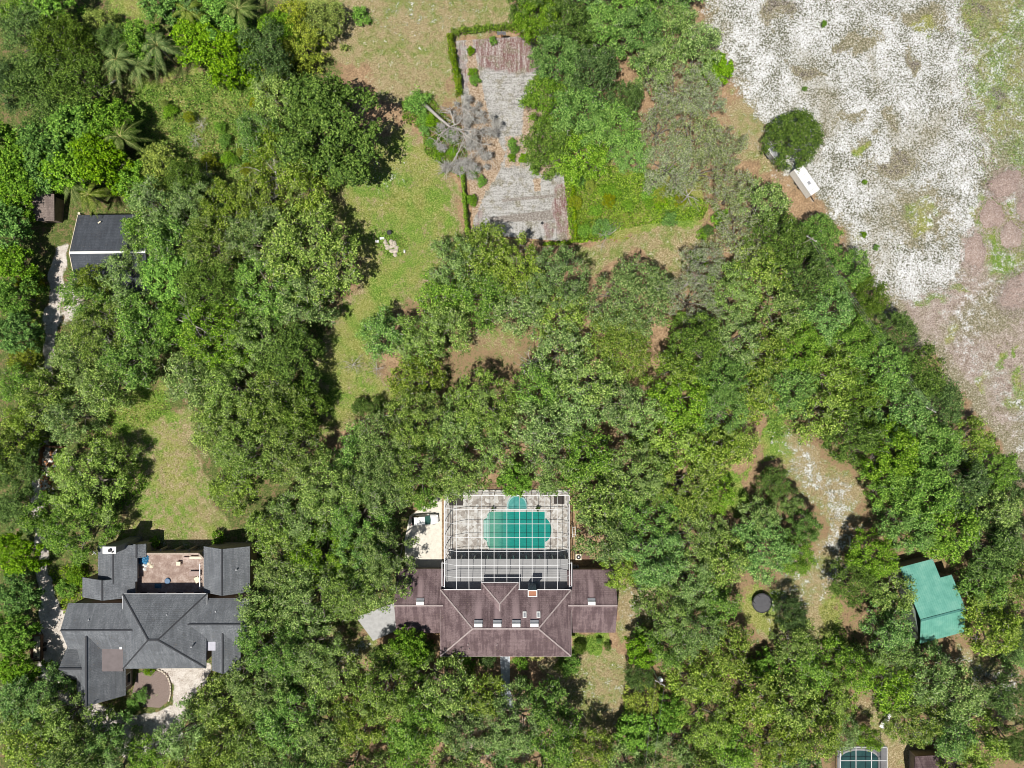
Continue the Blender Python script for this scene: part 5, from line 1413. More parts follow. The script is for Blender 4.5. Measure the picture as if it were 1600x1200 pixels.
GROUPS = {'L': "leafy green oaks", 'O': "oaks of the canopy", 'K': "dark green oaks", 'G': "lush broadleaf trees", 'Y': "yellow green small trees", 'S': "grey mossy oaks", 'D': "fine leaved trees", 'R': None, 'B': "bushes", 'Bk': "bushes"}
PRE = {'L': ("leafy green oak", "full crowned green oak"), 'O': ("olive green oak", "spreading oak", "broad oak", "ragged oak", "twiggy oak"), 'K': ("dark green oak", "dense dark oak"), 'G': ("lush bright green tree", "lush green tree", "leafy bright tree"), 'Y': ("small yellow green tree", "yellow green tree"), 'S': ("grey mossy oak", "silvery moss hung oak"), 'D': ("fine leaved domed tree", "smooth fine leaved tree"),
       'R': ("ball shaped dark green tree",), 'B': ("low bright green bush", "small green bush"), 'Bk': ("dark green bush", "dark shrub")}
n_plant = 0


def plant(kind, px, py, rp, phrase, hs=None):
    global n_plant
    cands = KIND[kind]
    rm = rp / PXM * .93
    best = min(abs(c[0] - rm) for c in cands)
    cands = [c for c in cands if abs(c[0] - rm) < best + .4]
    Rr, me, tm, zc = cands[n_plant % len(cands)]
    s = rm / Rr
    hs = hs or (rnd.uniform(.86, 1.2) if kind in 'OKGL' else 1.0)
    sz = s ** .6 * hs
    x, y, _ = P(px, py, zc * sz)
    nm, cat = NAMES[kind]
    pre = PRE[kind][n_plant % len(PRE[kind])]
    root = empty(nm, (x, y, 0), pre + " " + phrase, cat, GROUPS[kind], rnd.uniform(0, 6.28))
    root.scale = (s * rnd.uniform(.95, 1.06), s * rnd.uniform(.95, 1.06), sz)
    for n_, m_ in (("crown", me), ("trunk", tm)):
        o = bpy.data.objects.new(n_, m_); COL.objects.link(o); o.parent = root
    n_plant += 1
    return root
# ------------------------------------------------------------------ the trees: kind, photo x, y, radius (px), what singles it out
TREES = """
K 35 45 48 in the top corner of the picture above the palm thicket
K 88 62 48 between the corner oak and the yellow green tree at the top edge
K 45 118 50 in the dark clump above the lush trees on the west edge
K 108 118 48 in the dark clump beside the fallen palm trunk
K 60 165 36 at the bottom of the dark corner clump
O 20 20 30 pale against the dark clump in the top corner
Y 150 36 30 standing beside the sunny grass gap at the top edge
K 172 60 26 between the yellow tree and the fan of palms at the top
G 215 62 36 inside the palm thicket near the top edge
G 305 62 44 dark gapped at the top edge behind the weedy clearing
G 362 84 44 at the corner where the weedy clearing meets the top thicket
G 345 28 40 touching the top edge of the picture beside the palms
K 405 70 44 between the weedy clearing and the yellow green thicket at the top
O 300 22 28 squeezed between the palms at the very top edge
Y 455 26 32 at the top edge beside the dry lawn
Y 505 26 34 leaning over the dry lawn at the top edge
Y 470 66 36 in the middle of the yellow green thicket by the dry lawn
Y 425 112 30 at the foot of the yellow green thicket above the big dark oak
G 432 40 30 between two yellow green trees at the top
G 112 200 52 on the slope above the lone palm
G 160 190 44 just uphill of the lone palm in the weedy clearing corner
G 62 225 46 on the west edge beneath the dark oak clump
G 28 262 46 at the west edge level with the lone palm
G 100 252 48 in the middle of the lush thicket above the brown shed
G 150 245 46 leaning toward the lone palm from the lush thicket
G 12 306 34 behind the brown shed on the west edge
G 58 270 32 directly above the brown shed roof
Y 245 262 40 at the bottom corner of the weedy clearing
G 205 282 36 between the lone palm and the black garage
K 282 275 30 shading the bottom edge of the weedy clearing
O 238 318 50 overhanging the far end of the black garage roof
O 292 318 52 between the black garage and the bleached dead snag
O 348 326 54 below the weedy clearing, beside the bleached dead snag
O 258 372 50 covering the middle of the black garage ridge
O 320 378 56 in the deep canopy east of the black garage
K 512 188 92 spreading wide over the lawn edge opposite the fallen dead tree
O 432 148 46 joined to the big dark oak on the weedy clearing side
O 395 205 42 with yellow weeds behind it at the clearing edge
O 432 232 50 tucked under the shoulder of the big dark oak
O 470 274 48 below the big dark oak with a black shadow on the lawn
O 404 296 42 around the bleached dead snag
O 478 390 80 bulging over the lawn level with the rock garden
O 398 372 58 next to the bulging oak on its garage side
O 412 452 60 in the canopy below the bulging oak
O 468 472 50 with its black shadow edge at the narrow lawn
G 262 432 46 with pink blossom near it below the black garage
O 184 436 44 hiding the lower corner of the black garage
K 318 446 46 with a dark hollow beside the twisted dead branch
G 12 408 34 in the row of bright trees along the west edge, topmost
G 14 462 36 in the bright west edge row, level with the twisted dead branch
G 18 520 36 in the bright west edge row, above the gravel path bend
Y 30 560 26 at the foot of the bright west edge row
Y 40 440 20 sunlit beside the shadowed lane of the west edge
O 128 462 44 sparse over the pale gravel path
O 148 522 54 over the gravel path, dotted with white gravel gaps
O 112 560 44 at the shadow edge by the gravel path bend
O 198 560 52 with its lower edge on the bright grass strip
O 210 500 48 in the canopy between gravel path and twisted dead branch
G 270 500 38 below the twisted dead branch
O 160 610 44 dark edged above the bright grass strip
O 62 620 46 on the west edge above the rubble corner
O 20 600 34 cut by the west edge beside the gravel path bend
O 28 662 38 cut by the west edge above the dark gap
O 98 655 40 between the rubble wall and the bright grass strip
O 332 520 60 in the middle of the western canopy
O 392 532 56 west of the black lawn shadow, upper
K 446 560 48 casting the black shadow on the lawn strip, upper
O 300 590 50 on the canopy corner by the bright grass strip
O 356 610 60 above the small rear lawn of the grey house
O 420 640 58 in the western canopy beside the black lawn shadow
K 456 640 44 casting the black shadow on the lawn strip, lower
O 332 664 46 along the upper rear lawn edge of the grey house
O 386 702 60 bordering the rear lawn of the grey house, largest
O 450 706 54 between the rear lawn and the narrow lawn tip
O 366 762 46 at the lower rear lawn edge of the grey house
O 122 760 66 beside the rubble wall, throwing shade on the rear lawn
O 168 718 36 with its black shadow across the rear lawn
O 58 810 42 between the gravel path and the rear lawn oak
O 108 832 56 above the chimney of the grey house
K 18 730 38 in the dark gap on the west edge by the rubble
K 18 800 36 on the west edge in deep shade
G 20 868 36 on the west edge level with the terrace house
G 20 930 36 on the west edge opposite the satellite dish corner
G 12 992 34 on the west edge behind the utility trailer
G 20 1048 30 on the west edge just below the utility trailer
O 38 1100 54 in the bottom corner of the picture below the trailer
O 92 1130 50 below the garage gable of the grey house
O 40 1170 50 at the very bottom corner
O 112 1182 48 at the bottom edge under the grey garage
O 160 1160 36 thin over the shaded front drive
O 282 1150 46 over the front drive of the grey house at the bottom
O 342 1112 50 beside the mulch bed and front drive
O 330 1176 46 at the bottom edge beside the front drive
O 222 354 40 over the outer half of the black garage
O 208 398 32 over the outer ridge end of the black garage
O 142 438 30 thin over the lower corner of the black garage
O 218 364 32 reaching across the black garage ridge
O 225 1188 36 cut by the bottom edge at the front drive mouth
O 398 1078 54 close to the east gables of the grey house
O 420 1010 58 overhanging the east roof of the grey house
O 404 950 46 leaning on the north east roof corner of the grey house
O 440 890 58 beyond the terrace side of the grey house
O 424 830 44 at the lower rear lawn corner by the north east gable
O 470 810 56 between the rear lawn and the parked car canopy
O 512 764 58 at the canopy neck below the narrow lawn
O 482 940 58 midway between the two houses
O 498 872 58 midway between the grey house and the pool cage
O 540 920 58 close to the dry patch by the driveway apron
O 478 1020 54 below the middle of the canopy between the houses
O 446 1130 58 at the lower canopy between the houses
O 392 1165 48 at the bottom edge east of the front drive
O 510 1060 46 with a dark shadow beside the dry patch
O 500 1150 50 at the bottom edge under the dry patch
O 556 812 57 above the parked car
O 598 872 52 shading the lower concrete pad
O 560 868 52 in the canopy west of the concrete pad
O 592 922 44 hiding the outer end of the driveway side wing
O 552 714 46 at the lower tip of the narrow lawn
O 598 700 56 south of the isolated small bush
O 586 760 56 halfway from the narrow lawn to the parked car
O 650 660 52 with ragged gaps above the parked car canopy
O 650 744 58 just above the driveway side of the pool cage
G 662 780 20 leaning over the parked car
O 706 672 54 in the centre, beside the black tree shadow
O 750 634 56 throwing the black shadow on the tan patch
O 714 734 52 above the back wall of the pool cage, driveway half
O 768 700 46 above the cage middle beside the bare track
G 806 752 28 touching the pool cage back wall at the arched spa
K 582 636 15 isolated on the narrow lawn, bush sized
O 600 522 42 at the narrow lawn beside the grey dead shrub
O 652 532 48 in the clump between lawn and tan patch
O 648 588 44 below the clump at the pale dead twigs
O 696 506 42 at the tan patch corner below the court trees
O 690 460 44 on the lawn side under the tennis court
O 708 412 48 at the lower lawn side corner of the tennis court
O 754 400 52 covering the lower end of the tennis court
O 812 412 54 centred below the tennis court
O 756 462 46 above the tan patch
O 866 434 56 between the court and the smooth domed tree
O 818 476 48 on the tan patch edge by the dead grey snag
O 876 490 46 hugging the smooth domed tree
D 990 470 70 with a smooth streaked crown below the sandy arc, larger
D 970 536 58 joined below the larger smooth domed tree
O 872 548 54 below the dead grey snag
O 926 590 50 beneath the smooth domed trees
O 846 606 44 along the bare track, upper
O 900 640 50 with orange ground gaps around it
O 848 668 50 along the bare track, lower
O 962 630 44 beside the orange clearing gap
O 920 722 50 above the air conditioner corner of the cage, nearest the orange gap
O 858 724 46 above the air conditioner half of the cage
O 940 782 50 on the outside of the cage, upper
O 948 840 48 on the outside of the cage beside the air conditioner
O 1000 742 56 east of the orange gap
O 1012 648 46 between the orange gap and the blue scrap
O 1010 806 56 in the canopy due east of the pool
O 1062 700 54 in the central eastern canopy
O 1076 764 56 west of the small green lawn by the sandy clearing
L 1070 626 52 beside the small pale scrap in the canopy
O 1128 640 52 in the middle of the eastern canopy
O 1152 692 40 at the canopy edge over the small green lawn
L 1122 776 32 on the house side of the small green lawn
O 1318 1150 30 over the deck of the small pool cage
O 1120 704 48 above the small green lawn
O 1090 842 56 canopy west of the shaded black oak
O 1024 872 56 above the dry strip outside the far wing
O 974 890 36 touching the corner of the far side wing
S 1100 410 36 with bare grey branches under the sandy arc
S 1086 470 46 beside the tan gap of the smooth domed tree
L 1092 536 50 below the tan gap
O 1056 578 42 above the small pale scrap
O 1150 456 52 in the band west of the twin wire line
O 1150 532 54 in the band in line with the field corner
L 1136 590 46 in the lower band
L 840 26 42 at the top edge above the tennis court corner
L 890 34 46 at the top edge beside the court corner
L 944 40 48 at the top edge, second from the court corner
L 1000 44 46 at the top edge, midway to the sand field
O 1052 46 48 at the top edge near the sand field
O 1096 70 42 at the top edge on the sand field border
L 872 88 46 on the upper court sideline
L 926 106 46 between the court and the orange gap at the top
L 856 152 42 leaning over the court sideline, upper
L 905 172 52 in the middle of the court side grove
L 862 216 46 leaning over the court sideline, lower
L 908 234 46 at the bottom of the court side grove
L 958 196 46 in the court side grove facing the orange gap
L 980 150 30 below the orange gap at the top
O 1020 100 40 beside the orange gap at the top
S 1060 132 44 upper one of the silvery grove
S 1100 146 40 on the sand border, upper silvery grove
G 1122 104 26 on the sand field border at the top
S 1036 192 44 in the silvery grove, court side
S 1088 204 46 in the heart of the silvery grove
S 1050 254 46 at the bottom of the silvery grove above the green thicket
S 1104 258 44 at the bottom of the silvery grove, sand side
S 1140 226 34 last of the silvery grove toward the trailers
L 990 236 32 between the court grove and the green thicket
R 1245 213 49 alone in the white sand beside two box trailers
S 1150 300 42 where the silvery grove meets the diagonal band
O 1196 318 46 below the white box trailer
S 1160 362 44 at the sandy arc end of the diagonal band
L 1224 372 50 under the field side wires, upper
L 1286 366 36 on the sand edge at the bend of the field
O 1196 420 48 in the diagonal band, below the sandy arc
L 1262 428 52 in the diagonal band near the wires
L 1326 422 44 on the field edge, beside the wires
K 1358 462 36 on the field edge above the dry grass knob
O 1218 486 50 in the diagonal band, with orange gaps on one side
L 1300 490 46 in the diagonal band, below the wires
L 1346 530 42 below the dry grass knob
K 1404 520 34 at the field edge in front of the pinkish ground
O 1196 552 48 deep in the diagonal band
L 1256 544 46 beside the dark orange gap in the band
O 1300 580 46 below the dark orange gap in the band
L 1390 576 48 beneath the pale pole line
K 1442 580 42 on the pinkish ground border, upper
L 1350 610 48 in the band above the sandy clearing, upper
L 1236 608 50 above the bright green slope
O 1180 612 46 left of the bright green slope, in the canopy
O 1290 640 48 above the sandy clearing head
L 1420 644 50 around the pale utility pole
K 1480 634 38 on the pinkish ground border, middle
L 1344 680 46 on the upper edge of the sandy clearing
L 1402 706 52 above the leaf strewn hollow of the clearing
L 1466 698 50 in the band below the pale pole
O 1520 690 42 on the pinkish ground border, lower
L 1394 756 40 at the east side of the sandy clearing
L 1448 768 54 above the teal barn, second row
L 1508 754 50 in the band toward the east edge, upper
L 1566 736 36 on the pinkish border near the east edge
O 1560 792 50 near the east edge above the barn
L 1592 770 34 cut by the east edge beside the pinkish ground
L 1490 828 54 directly above the teal barn
L 1424 826 46 at the upper corner of the barn, clearing side
L 1556 860 52 east of the barn, upper
O 1596 840 40 cut by the east edge level with the barn top
O 1548 920 46 east of the barn, touching its roof shade
O 1590 920 40 cut by the east edge beside the barn
O 1560 984 48 east of the barn, lower
K 1597 1000 34 cut by the east edge below the barn
K 1214 756 26 shaded black in the sandy clearing, upper
O 1238 786 22 small between the black oak and the pale sand
L 1262 826 28 filling the middle of the sandy clearing
O 1190 812 33 on the clearing rim by the small green lawn
L 1198 862 50 between the sandy clearing and the trampoline
L 1250 874 32 at the foot of the sandy clearing oaks
O 1134 880 47 uphill of the trampoline
O 1080 912 52 in the canopy beyond the far wing lawn
O 1122 946 42 beside the trampoline on its house side
O 1042 950 50 above the transformer pole
O 1084 990 52 right behind the transformer pole
O 1136 1016 46 below the trampoline path
O 1040 1016 40 next to the transformer pole, house side
L 1374 872 38 at the upper corner of the barn by the curved kerb
K 1338 912 36 with pale dapples below the curved kerb
O 1402 928 42 sparse beside the barn wall, upper
O 1398 984 42 sparse beside the barn wall, lower
O 1396 1030 40 below the barn corner
K 1238 962 25 above the strip of green lawn
O 1244 1004 38 beside the strip of green lawn
O 1266 1050 46 at the lower end of the green lawn strip
G 1196 1048 23 a glossy dome in the dark hollow
O 1180 1096 50 below the glossy dome
O 1240 1104 52 in the bottom canopy above the small pool cage
O 1336 1050 40 between green lawn strip and white bench
O 1310 1096 38 above the white plank bench
O 1280 1150 46 beside the small pool cage at the bottom
O 1216 1164 48 at the bottom edge, between pole and small cage
O 1398 1076 46 below the barn gap, upper
O 1450 1064 50 under the teal barn roof edge
O 1440 1128 52 between the white bench and the bottom house
O 1502 1092 46 in the bottom canopy beside the dry path
O 1490 1148 46 above the bottom house corner
O 1540 1170 44 at the bottom edge past the bottom house
K 1588 1090 36 cut by the east edge beside the dry path
K 1592 1160 36 in the bottom east corner
O 1360 1160 22 hanging over the small pool cage
G 1006 1020 28 in the hedge row by the front lawn, upper
K 1002 1060 24 in the hedge row beside the transformer pole
Y 1008 1096 32 in the hedge row by the front lawn
G 1000 1150 38 in the hedge row at the bottom
G 1052 1118 30 between the hedge row and the oaks
O 1096 1066 46 below the transformer pole
O 1110 1130 52 at the bottom canopy beside the wires
O 1150 1176 44 at the bottom edge beyond the wires
O 1052 1176 44 at the bottom edge next to the hedge row
G 638 1016 32 before the driveway side wing
K 600 1036 24 at the dry patch corner of the front garden
O 598 1086 60 in front garden canopy beside the dry patch
O 556 1142 54 at the bottom edge below the dry patch
O 652 1136 60 in the front garden canopy, bottom centre
O 690 1078 50 before the main roof, path side
O 640 1180 46 cut by the bottom edge in the front garden
O 726 1150 56 left of the front walk at the bottom
O 752 1096 40 beside the front walk
O 806 1140 56 over the front walk at the bottom
O 850 1106 42 on the front lawn with long shade
O 872 1160 52 at the bottom edge on the front lawn
O 926 1186 40 at the bottom edge by the dry front lawn
K -6 120 40 cut by the west edge beside the dark corner clump
G -8 230 44 cut by the west edge above the brown shed
G -6 350 40 cut by the west edge below the brown shed
O -10 700 44 cut by the west edge at the rubble wall
O -8 1130 44 cut by the west edge near the bottom corner
O 80 1215 46 cut by the bottom edge in the west corner
O 165 1222 46 cut by the bottom edge below the grey garage
O 290 1222 44 cut by the bottom edge below the front drive
O 390 1222 50 cut by the bottom edge beyond the front drive
O 470 1215 48 cut by the bottom edge between the houses
O 545 1218 46 cut by the bottom edge below the dry patch
O 600 1222 40 cut by the bottom edge in the front garden, driveway side
O 700 1216 46 cut by the bottom edge in the front garden, walk side
O 780 1218 46 cut by the bottom edge at the front walk
O 850 1218 44 cut by the bottom edge past the front walk
O 985 1216 44 cut by the bottom edge under the hedge row
O 1090 1220 46 cut by the bottom edge under the wires
O 1250 1216 44 cut by the bottom edge next to the small cage
O 1150 1226 40 cut by the bottom edge past the wires
O 1520 1216 40 cut by the bottom edge past the mauve corner house
O 1620 900 44 cut by the east edge beyond the barn
O 1618 1020 40 cut by the east edge below the barn oaks
L 840 -20 44 cut by the top edge above the court corner
L 920 -22 46 cut by the top edge above the court grove
L 1000 -20 46 cut by the top edge near the orange gap
O 1070 -18 44 cut by the top edge near the sand
G 250 -14 40 cut by the top edge at the palms
G 60 -10 44 cut by the top edge in the corner
G 340 -20 40 cut by the top edge past the palms
""".strip().split("\n")
for ln in TREES:
    k, px, py, rp, ph = ln.split(" ", 4)
    plant(k, float(px), float(py), float(rp), ph.replace("left of the bright", "beside the bright").replace("left of the front", "house side of the front"))
BUSHES = """
B 562 22 15 with a grey stump in the dry lawn at the top edge
Bk 562 636 14 isolated in the narrow lawn near its tip
B 1090 405 16 round and smooth at the edge of the sandy arc
Bk 906 1014 10 against the far corner of the main roof
B 890 1042 18 spilling on to the dry front lawn
B 936 1002 5 on the bright grass by the far wing
Bk 950 1012 6 pale twigged at the far wing lawn edge
Bk 700 1030 15 under the front eaves of the main roof, driveway end
B 730 1036 12 under the front eaves beside the entrance
Bk 762 1036 13 at the entrance canopy, driveway side
B 815 1038 12 at the entrance canopy, lawn side
Bk 664 1022 17 in front of the driveway side wing
B 208 1098 13 at the mulch bed below the garage gable
B 222 1088 11 in the mulch bed by the garage wall
B 232 1050 8 between main roof and mulch bed
Bk 345 1066 12 beside the front drive oak
B 100 920 16 at the terrace house corner by the gravel drive
B 118 900 17 below the chimney gable of the grey house
B 340 842 12 in the shade behind the north east gable
B 240 848 9 in the shade of the chimney
B 770 62 7 in front of the basketball hoop
B 735 78 7 growing out of the upper court corner
B 738 112 8 growing through a court crack, upper
B 742 124 9 growing through a court crack, lower
B 800 222 8 on the court waist, upper
B 803 232 9 yellowish on the court waist, middle
B 800 246 7 on the court waist, lower
B 818 246 8 on the court waist, grove side
B 836 266 8 at the grove corner of the court
B 752 282 9 at the court edge below the dead tree
B 740 268 10 between hedge and court below the dead tree
B 736 312 10 between hedge and court, lower
B 1352 284 4 small on the white sand
B 1288 36 5 alone on the white sand near the top
B 1258 138 4 smallest on the white sand
B 1350 366 5 on the sand by the field bend, upper
B 1370 386 5 on the sand by the field bend, lower
B 1280 366 16 at the oak border of the sand
B 1128 340 16 at the end of the green thicket
Bk 1108 360 9 on the sandy arc
B 1100 366 9 on the far rim of the sandy arc
B 652 158 20 at the root plate of the fallen dead tree
""".strip().split("\n")
for ln in BUSHES:
    k, px, py, rp, ph = ln.split(" ", 4)
    plant(k, float(px), float(py), float(rp), ph)


# ------------------------------------------------------------------ hedges, vines, tufts
def pts_in_poly(poly, n, rng):
    poly = np.array(poly, float); lo, hi = poly.min(0), poly.max(0)
    out = np.zeros((0, 2))
    while len(out) < n:
        q = lo + rng.random((n * 2, 2)) * (hi - lo)
        out = np.concatenate([out, q[poly_mask(q[:, 0], q[:, 1], poly, 1e-6) > .5]])
    return out[:n]


def to_world(q):
    return np.stack([(q[:, 0] - 800) / PXM, (600 - q[:, 1]) / PXM], 1)


def wob(x, y, s=.5):
    return .5 + .25 * np.sin(x * s * 2.1 + 1.7 * np.sin(y * s * 1.3)) + .25 * np.sin(y * s * 2.7 + 1.3 * np.sin(x * s * 1.9 + 2))


def ground_cover(name, poly, dens, h, leaf, mat_, seed, kind='stuff', label=None, cat=None, asp=.6, clump=.8, up=.8):
    rng = np.random.default_rng(seed)
    pw_ = to_world(np.array(poly, float))
    area = .5 * abs(np.dot(pw_[:, 0], np.roll(pw_[:, 1], 1)) - np.dot(pw_[:, 1], np.roll(pw_[:, 0], 1)))
    q = to_world(pts_in_poly(poly, int(area * dens), rng))
    f = wob(q[:, 0], q[:, 1], 1.1) * .6 + wob(q[:, 0] + 50, q[:, 1], .35) * .4
    keep = rng.random(len(q)) < np.clip(1.5 * f + (1 - clump), 0, 1)
    q, f = q[keep], f[keep]
    z = h * (f * .75 + .25) * rng.uniform(.25, 1.0, len(q))
    C = np.concatenate([q, z[:, None]], 1)
    N = rng.normal(size=(len(q), 3)) * .6 + np.array([0, 0, up])
    o = link_mesh(name, quads_mesh(name, leaf_quads(C, N, leaf, asp, rng)), mat_)
    return tag(o, label, cat, None, kind)


ground_cover("ground_cover", [(628, 160), (668, 145), (690, 175), (720, 200), (735, 260), (724, 282), (690, 260), (664, 240), (660, 205), (630, 190)], 60, 1.2, .30, M['vine'], 1, label="bright green vines round the fallen dead tree", cat="vines")
ground_cover("ground_cover", [(880, 255), (900, 250), (960, 262), (1010, 275), (1110, 320), (1095, 345), (1020, 350), (960, 362), (930, 380), (890, 378), (884, 320)], 50, 1.8, .34, M['vine'], 2, label="bright green thicket of vines beyond the tennis court", cat="vines")
ground_cover("ground_cover", [(212, 150), (260, 128), (330, 110), (400, 90), (440, 150), (420, 260), (370, 300), (300, 300), (232, 258), (205, 205)], 40, .7, .30, M['vine'], 3, label="weedy green growth of the upper clearing", cat="weeds", clump=.95)
ground_cover("ground_cover", [(215, 150), (330, 112), (400, 100), (430, 170), (400, 285), (300, 295), (232, 250)], 3.5, .5, .32, M['dry'], 4, label="straw coloured weeds of the upper clearing", cat="weeds", clump=1.0)
ground_cover("ground_cover", [(400, 95), (440, 80), (520, 40), (495, 95), (450, 125), (420, 150)], 40, .7, .3, M['vine'], 5, label="bright weeds beside the dry lawn at the top", cat="weeds")
ground_cover("ground_cover", [(175, 628), (255, 605), (268, 640), (240, 660), (170, 690), (120, 700)], 30, .5, .26, M['vine'], 6, label="bright green grass strip above the rear lawn", cat="grass")
ground_cover("ground_cover", [(150, 690), (200, 700), (240, 750), (190, 800), (160, 760)], 26, .6, .3, M['lush'], 7, label="shaded weeds under the rear lawn oak", cat="weeds")
ground_cover("ground_cover", [(590, 366), (606, 362), (636, 370), (638, 388), (628, 400), (606, 404), (590, 386)], 60, .5, .24, M['vine'], 8, label="ring of green plants round the rock garden", cat="plants", clump=.5)
ground_cover("ground_cover", [(1196, 640), (1226, 650), (1268, 664), (1280, 678), (1240, 676), (1200, 690)], 40, .6, .28, M['vine'], 9, label="bright green plants on the slope above the sandy clearing", cat="plants")
ground_cover("ground_cover", [(40, 420), (66, 430), (58, 580), (44, 590)], 30, .5, .26, M['vine'], 10, label="green verge along the shaded west lane", cat="grass")
ground_cover("ground_cover", [(78, 890), (108, 880), (140, 880), (128, 950), (100, 960)], 30, .5, .28, M['vine'], 11, label="bright weeds at the corner of the grey house", cat="weeds")
ground_cover("ground_cover", [(960, 380), (1010, 366), (900, 380), (890, 330), (930, 320)], 22, .8, .3, M['yellow'], 12, label="yellowish shrubs mixed in the vine thicket", cat="plants")
# lawns: short tufts
lawn = [([(520, 255), (620, 195), (655, 250), (715, 290), (722, 390), (640, 470), (600, 510), (590, 560), (640, 610), (560, 655), (510, 690), (495, 560), (560, 430), (525, 330)], 12, M['turf']),
        ([(180, 660), (262, 640), (300, 690), (345, 800), (355, 840), (190, 845), (200, 760)], 7, M['turf']),
        ([(492, 85), (560, 0), (800, 0), (800, 42), (704, 52), (700, 150), (640, 165), (590, 110)], 5, M['turf']),
        ([(860, 1040), (985, 1030), (985, 1150), (900, 1140)], 9, M['dry']), ([(892, 990), (945, 990), (942, 1015), (892, 1028)], 40, M['vine']),
        ([(1282, 940), (1308, 940), (1340, 1040), (1295, 1055)], 18, M['turf']), ([(1205, 670), (1260, 695), (1350, 770), (1310, 880), (1260, 940), (1290, 820), (1220, 730)], 7, M['dry']),
        ([(965, 905), (1025, 905), (1022, 985), (965, 985)], 10, M['dry'])]
LAB = ["green lawn tufts around the rock garden", "dry grass tufts of the rear lawn", "dry grass tufts of the top lawn", "dry grass tufts of the front lawn", "bright grass by the far wing", "green tufts of the lower lawn strip", "dry tufts of the sandy clearing", "dry tufts outside the far wing"]
for k, (poly, dn, mt) in enumerate(lawn):
    ground_cover("grass", poly, dn, .16, .26, mt, 30 + k, label=LAB[k], cat="grass", asp=.35, clump=.9, up=.4)
ground_cover("grass", [(1130, 0), (1600, 0), (1600, 250), (1540, 320), (1500, 430), (1390, 440), (1330, 340), (1270, 300), (1190, 170)], 3.0, .16, .30, leaf_mat("lichen tufts", (.05, .05, .028), (.09, .09, .045), (.15, .15, .07), .1), 50, label="dark dry tufts dotted over the white sand", cat="grass", asp=.4, clump=.8, up=.3)
ground_cover("grass", [(1490, 0), (1600, 0), (1600, 260), (1540, 300), (1500, 170)], 9, .18, .26, M['vine'], 51, label="green tufts on the field edge of the sand", cat="grass", asp=.4, clump=1.0, up=.3)
ground_cover("grass", [(1380, 445), (1470, 420), (1600, 300), (1600, 735), (1540, 640), (1450, 540)], 9, .16, .34, leaf_mat("bleached stalks", (.20, .16, .135), (.36, .30, .265), (.52, .46, .42), .1), 52, label="bleached stalks on the pinkish ground", cat="grass", asp=.16, clump=.8, up=.2)


def hedge(pxs, w, h, label, seed, mat_=None, dens=150):
    """a vine covered fence line: leaves through a long upright volume, with posts"""
    rng = np.random.default_rng(seed)
    pts = [np.array(P(*p)[:2]) for p in pxs]
    Cc, Nn = [], []
    c0 = sum(pts) / len(pts)
    root = empty("hedge", (c0[0], c0[1], 0), label, "hedge", "hedges round the tennis court")
    mbp = MB((c0[0], c0[1], 0))
    for a, b in zip(pts[:-1], pts[1:]):
        L = np.linalg.norm(b - a); u = (b - a) / L; nn = np.array([-u[1], u[0]])
        n = int(L * w * dens * .5 + L * h * dens * .45)
        s = rng.random(n) * L; ph = wob(s + seed * 9, s * .7, .9)
        top = h * (.6 + .5 * ph + .2 * np.sin(s * 2.3 + seed)); ww = w * (.4 + 1.1 * wob(s * 1.3 + 5, s + seed, 1.2))
        t_ = rng.uniform(-1, 1, n); zz = rng.random(n) ** .6
        shell = np.sqrt(np.clip(1 - (zz * .9) ** 4, 0.05, 1))
        q = a + u * s[:, None] + nn * (t_ * ww * .5 * shell)[:, None]
        Cc.append(np.concatenate([q, (zz * top)[:, None]], 1) - np.array([c0[0], c0[1], 0]))
        N_ = np.concatenate([nn * (t_ * 1.1)[:, None], (zz * .9)[:, None]], 1) + rng.normal(size=(n, 3)) * .5; Nn.append(N_)
        for k in range(int(L / 3) + 1):
            p = a + u * min(L, k * 3.0); mbp.cyl((p[0], p[1], 0), .04, h * .9, 6)
    o = link_mesh("foliage", quads_mesh("foliage", leaf_quads(np.concatenate(Cc), np.concatenate(Nn), .26, .65, rng)), mat_ or M['vine'], root)
    mbp.build("fence_posts", M['grey_metal'], root)


hedge([(704, 60), (708, 92), (716, 128), (719, 152)], 1.5, 2.6, "thick vine hedge on the lawn side of the upper tennis court", 1)
hedge([(706, 56), (745, 50), (790, 47), (850, 46)], 1.0, 2.3, "vine hedge along the top end of the tennis court", 2, dens=120)
hedge([(723, 262), (725, 300), (729, 345), (731, 372)], .8, 2.4, "thin vine hedge on the lawn side of the lower tennis court", 3)
hedge([(893, 288), (896, 322), (899, 378)], .8, 2.0, "ragged vine hedge between the lower court and the green thicket", 4)
hedge([(848, 383), (884, 380), (918, 376)], .7, 1.5, "low vine hedge across the bottom end of the court", 5)


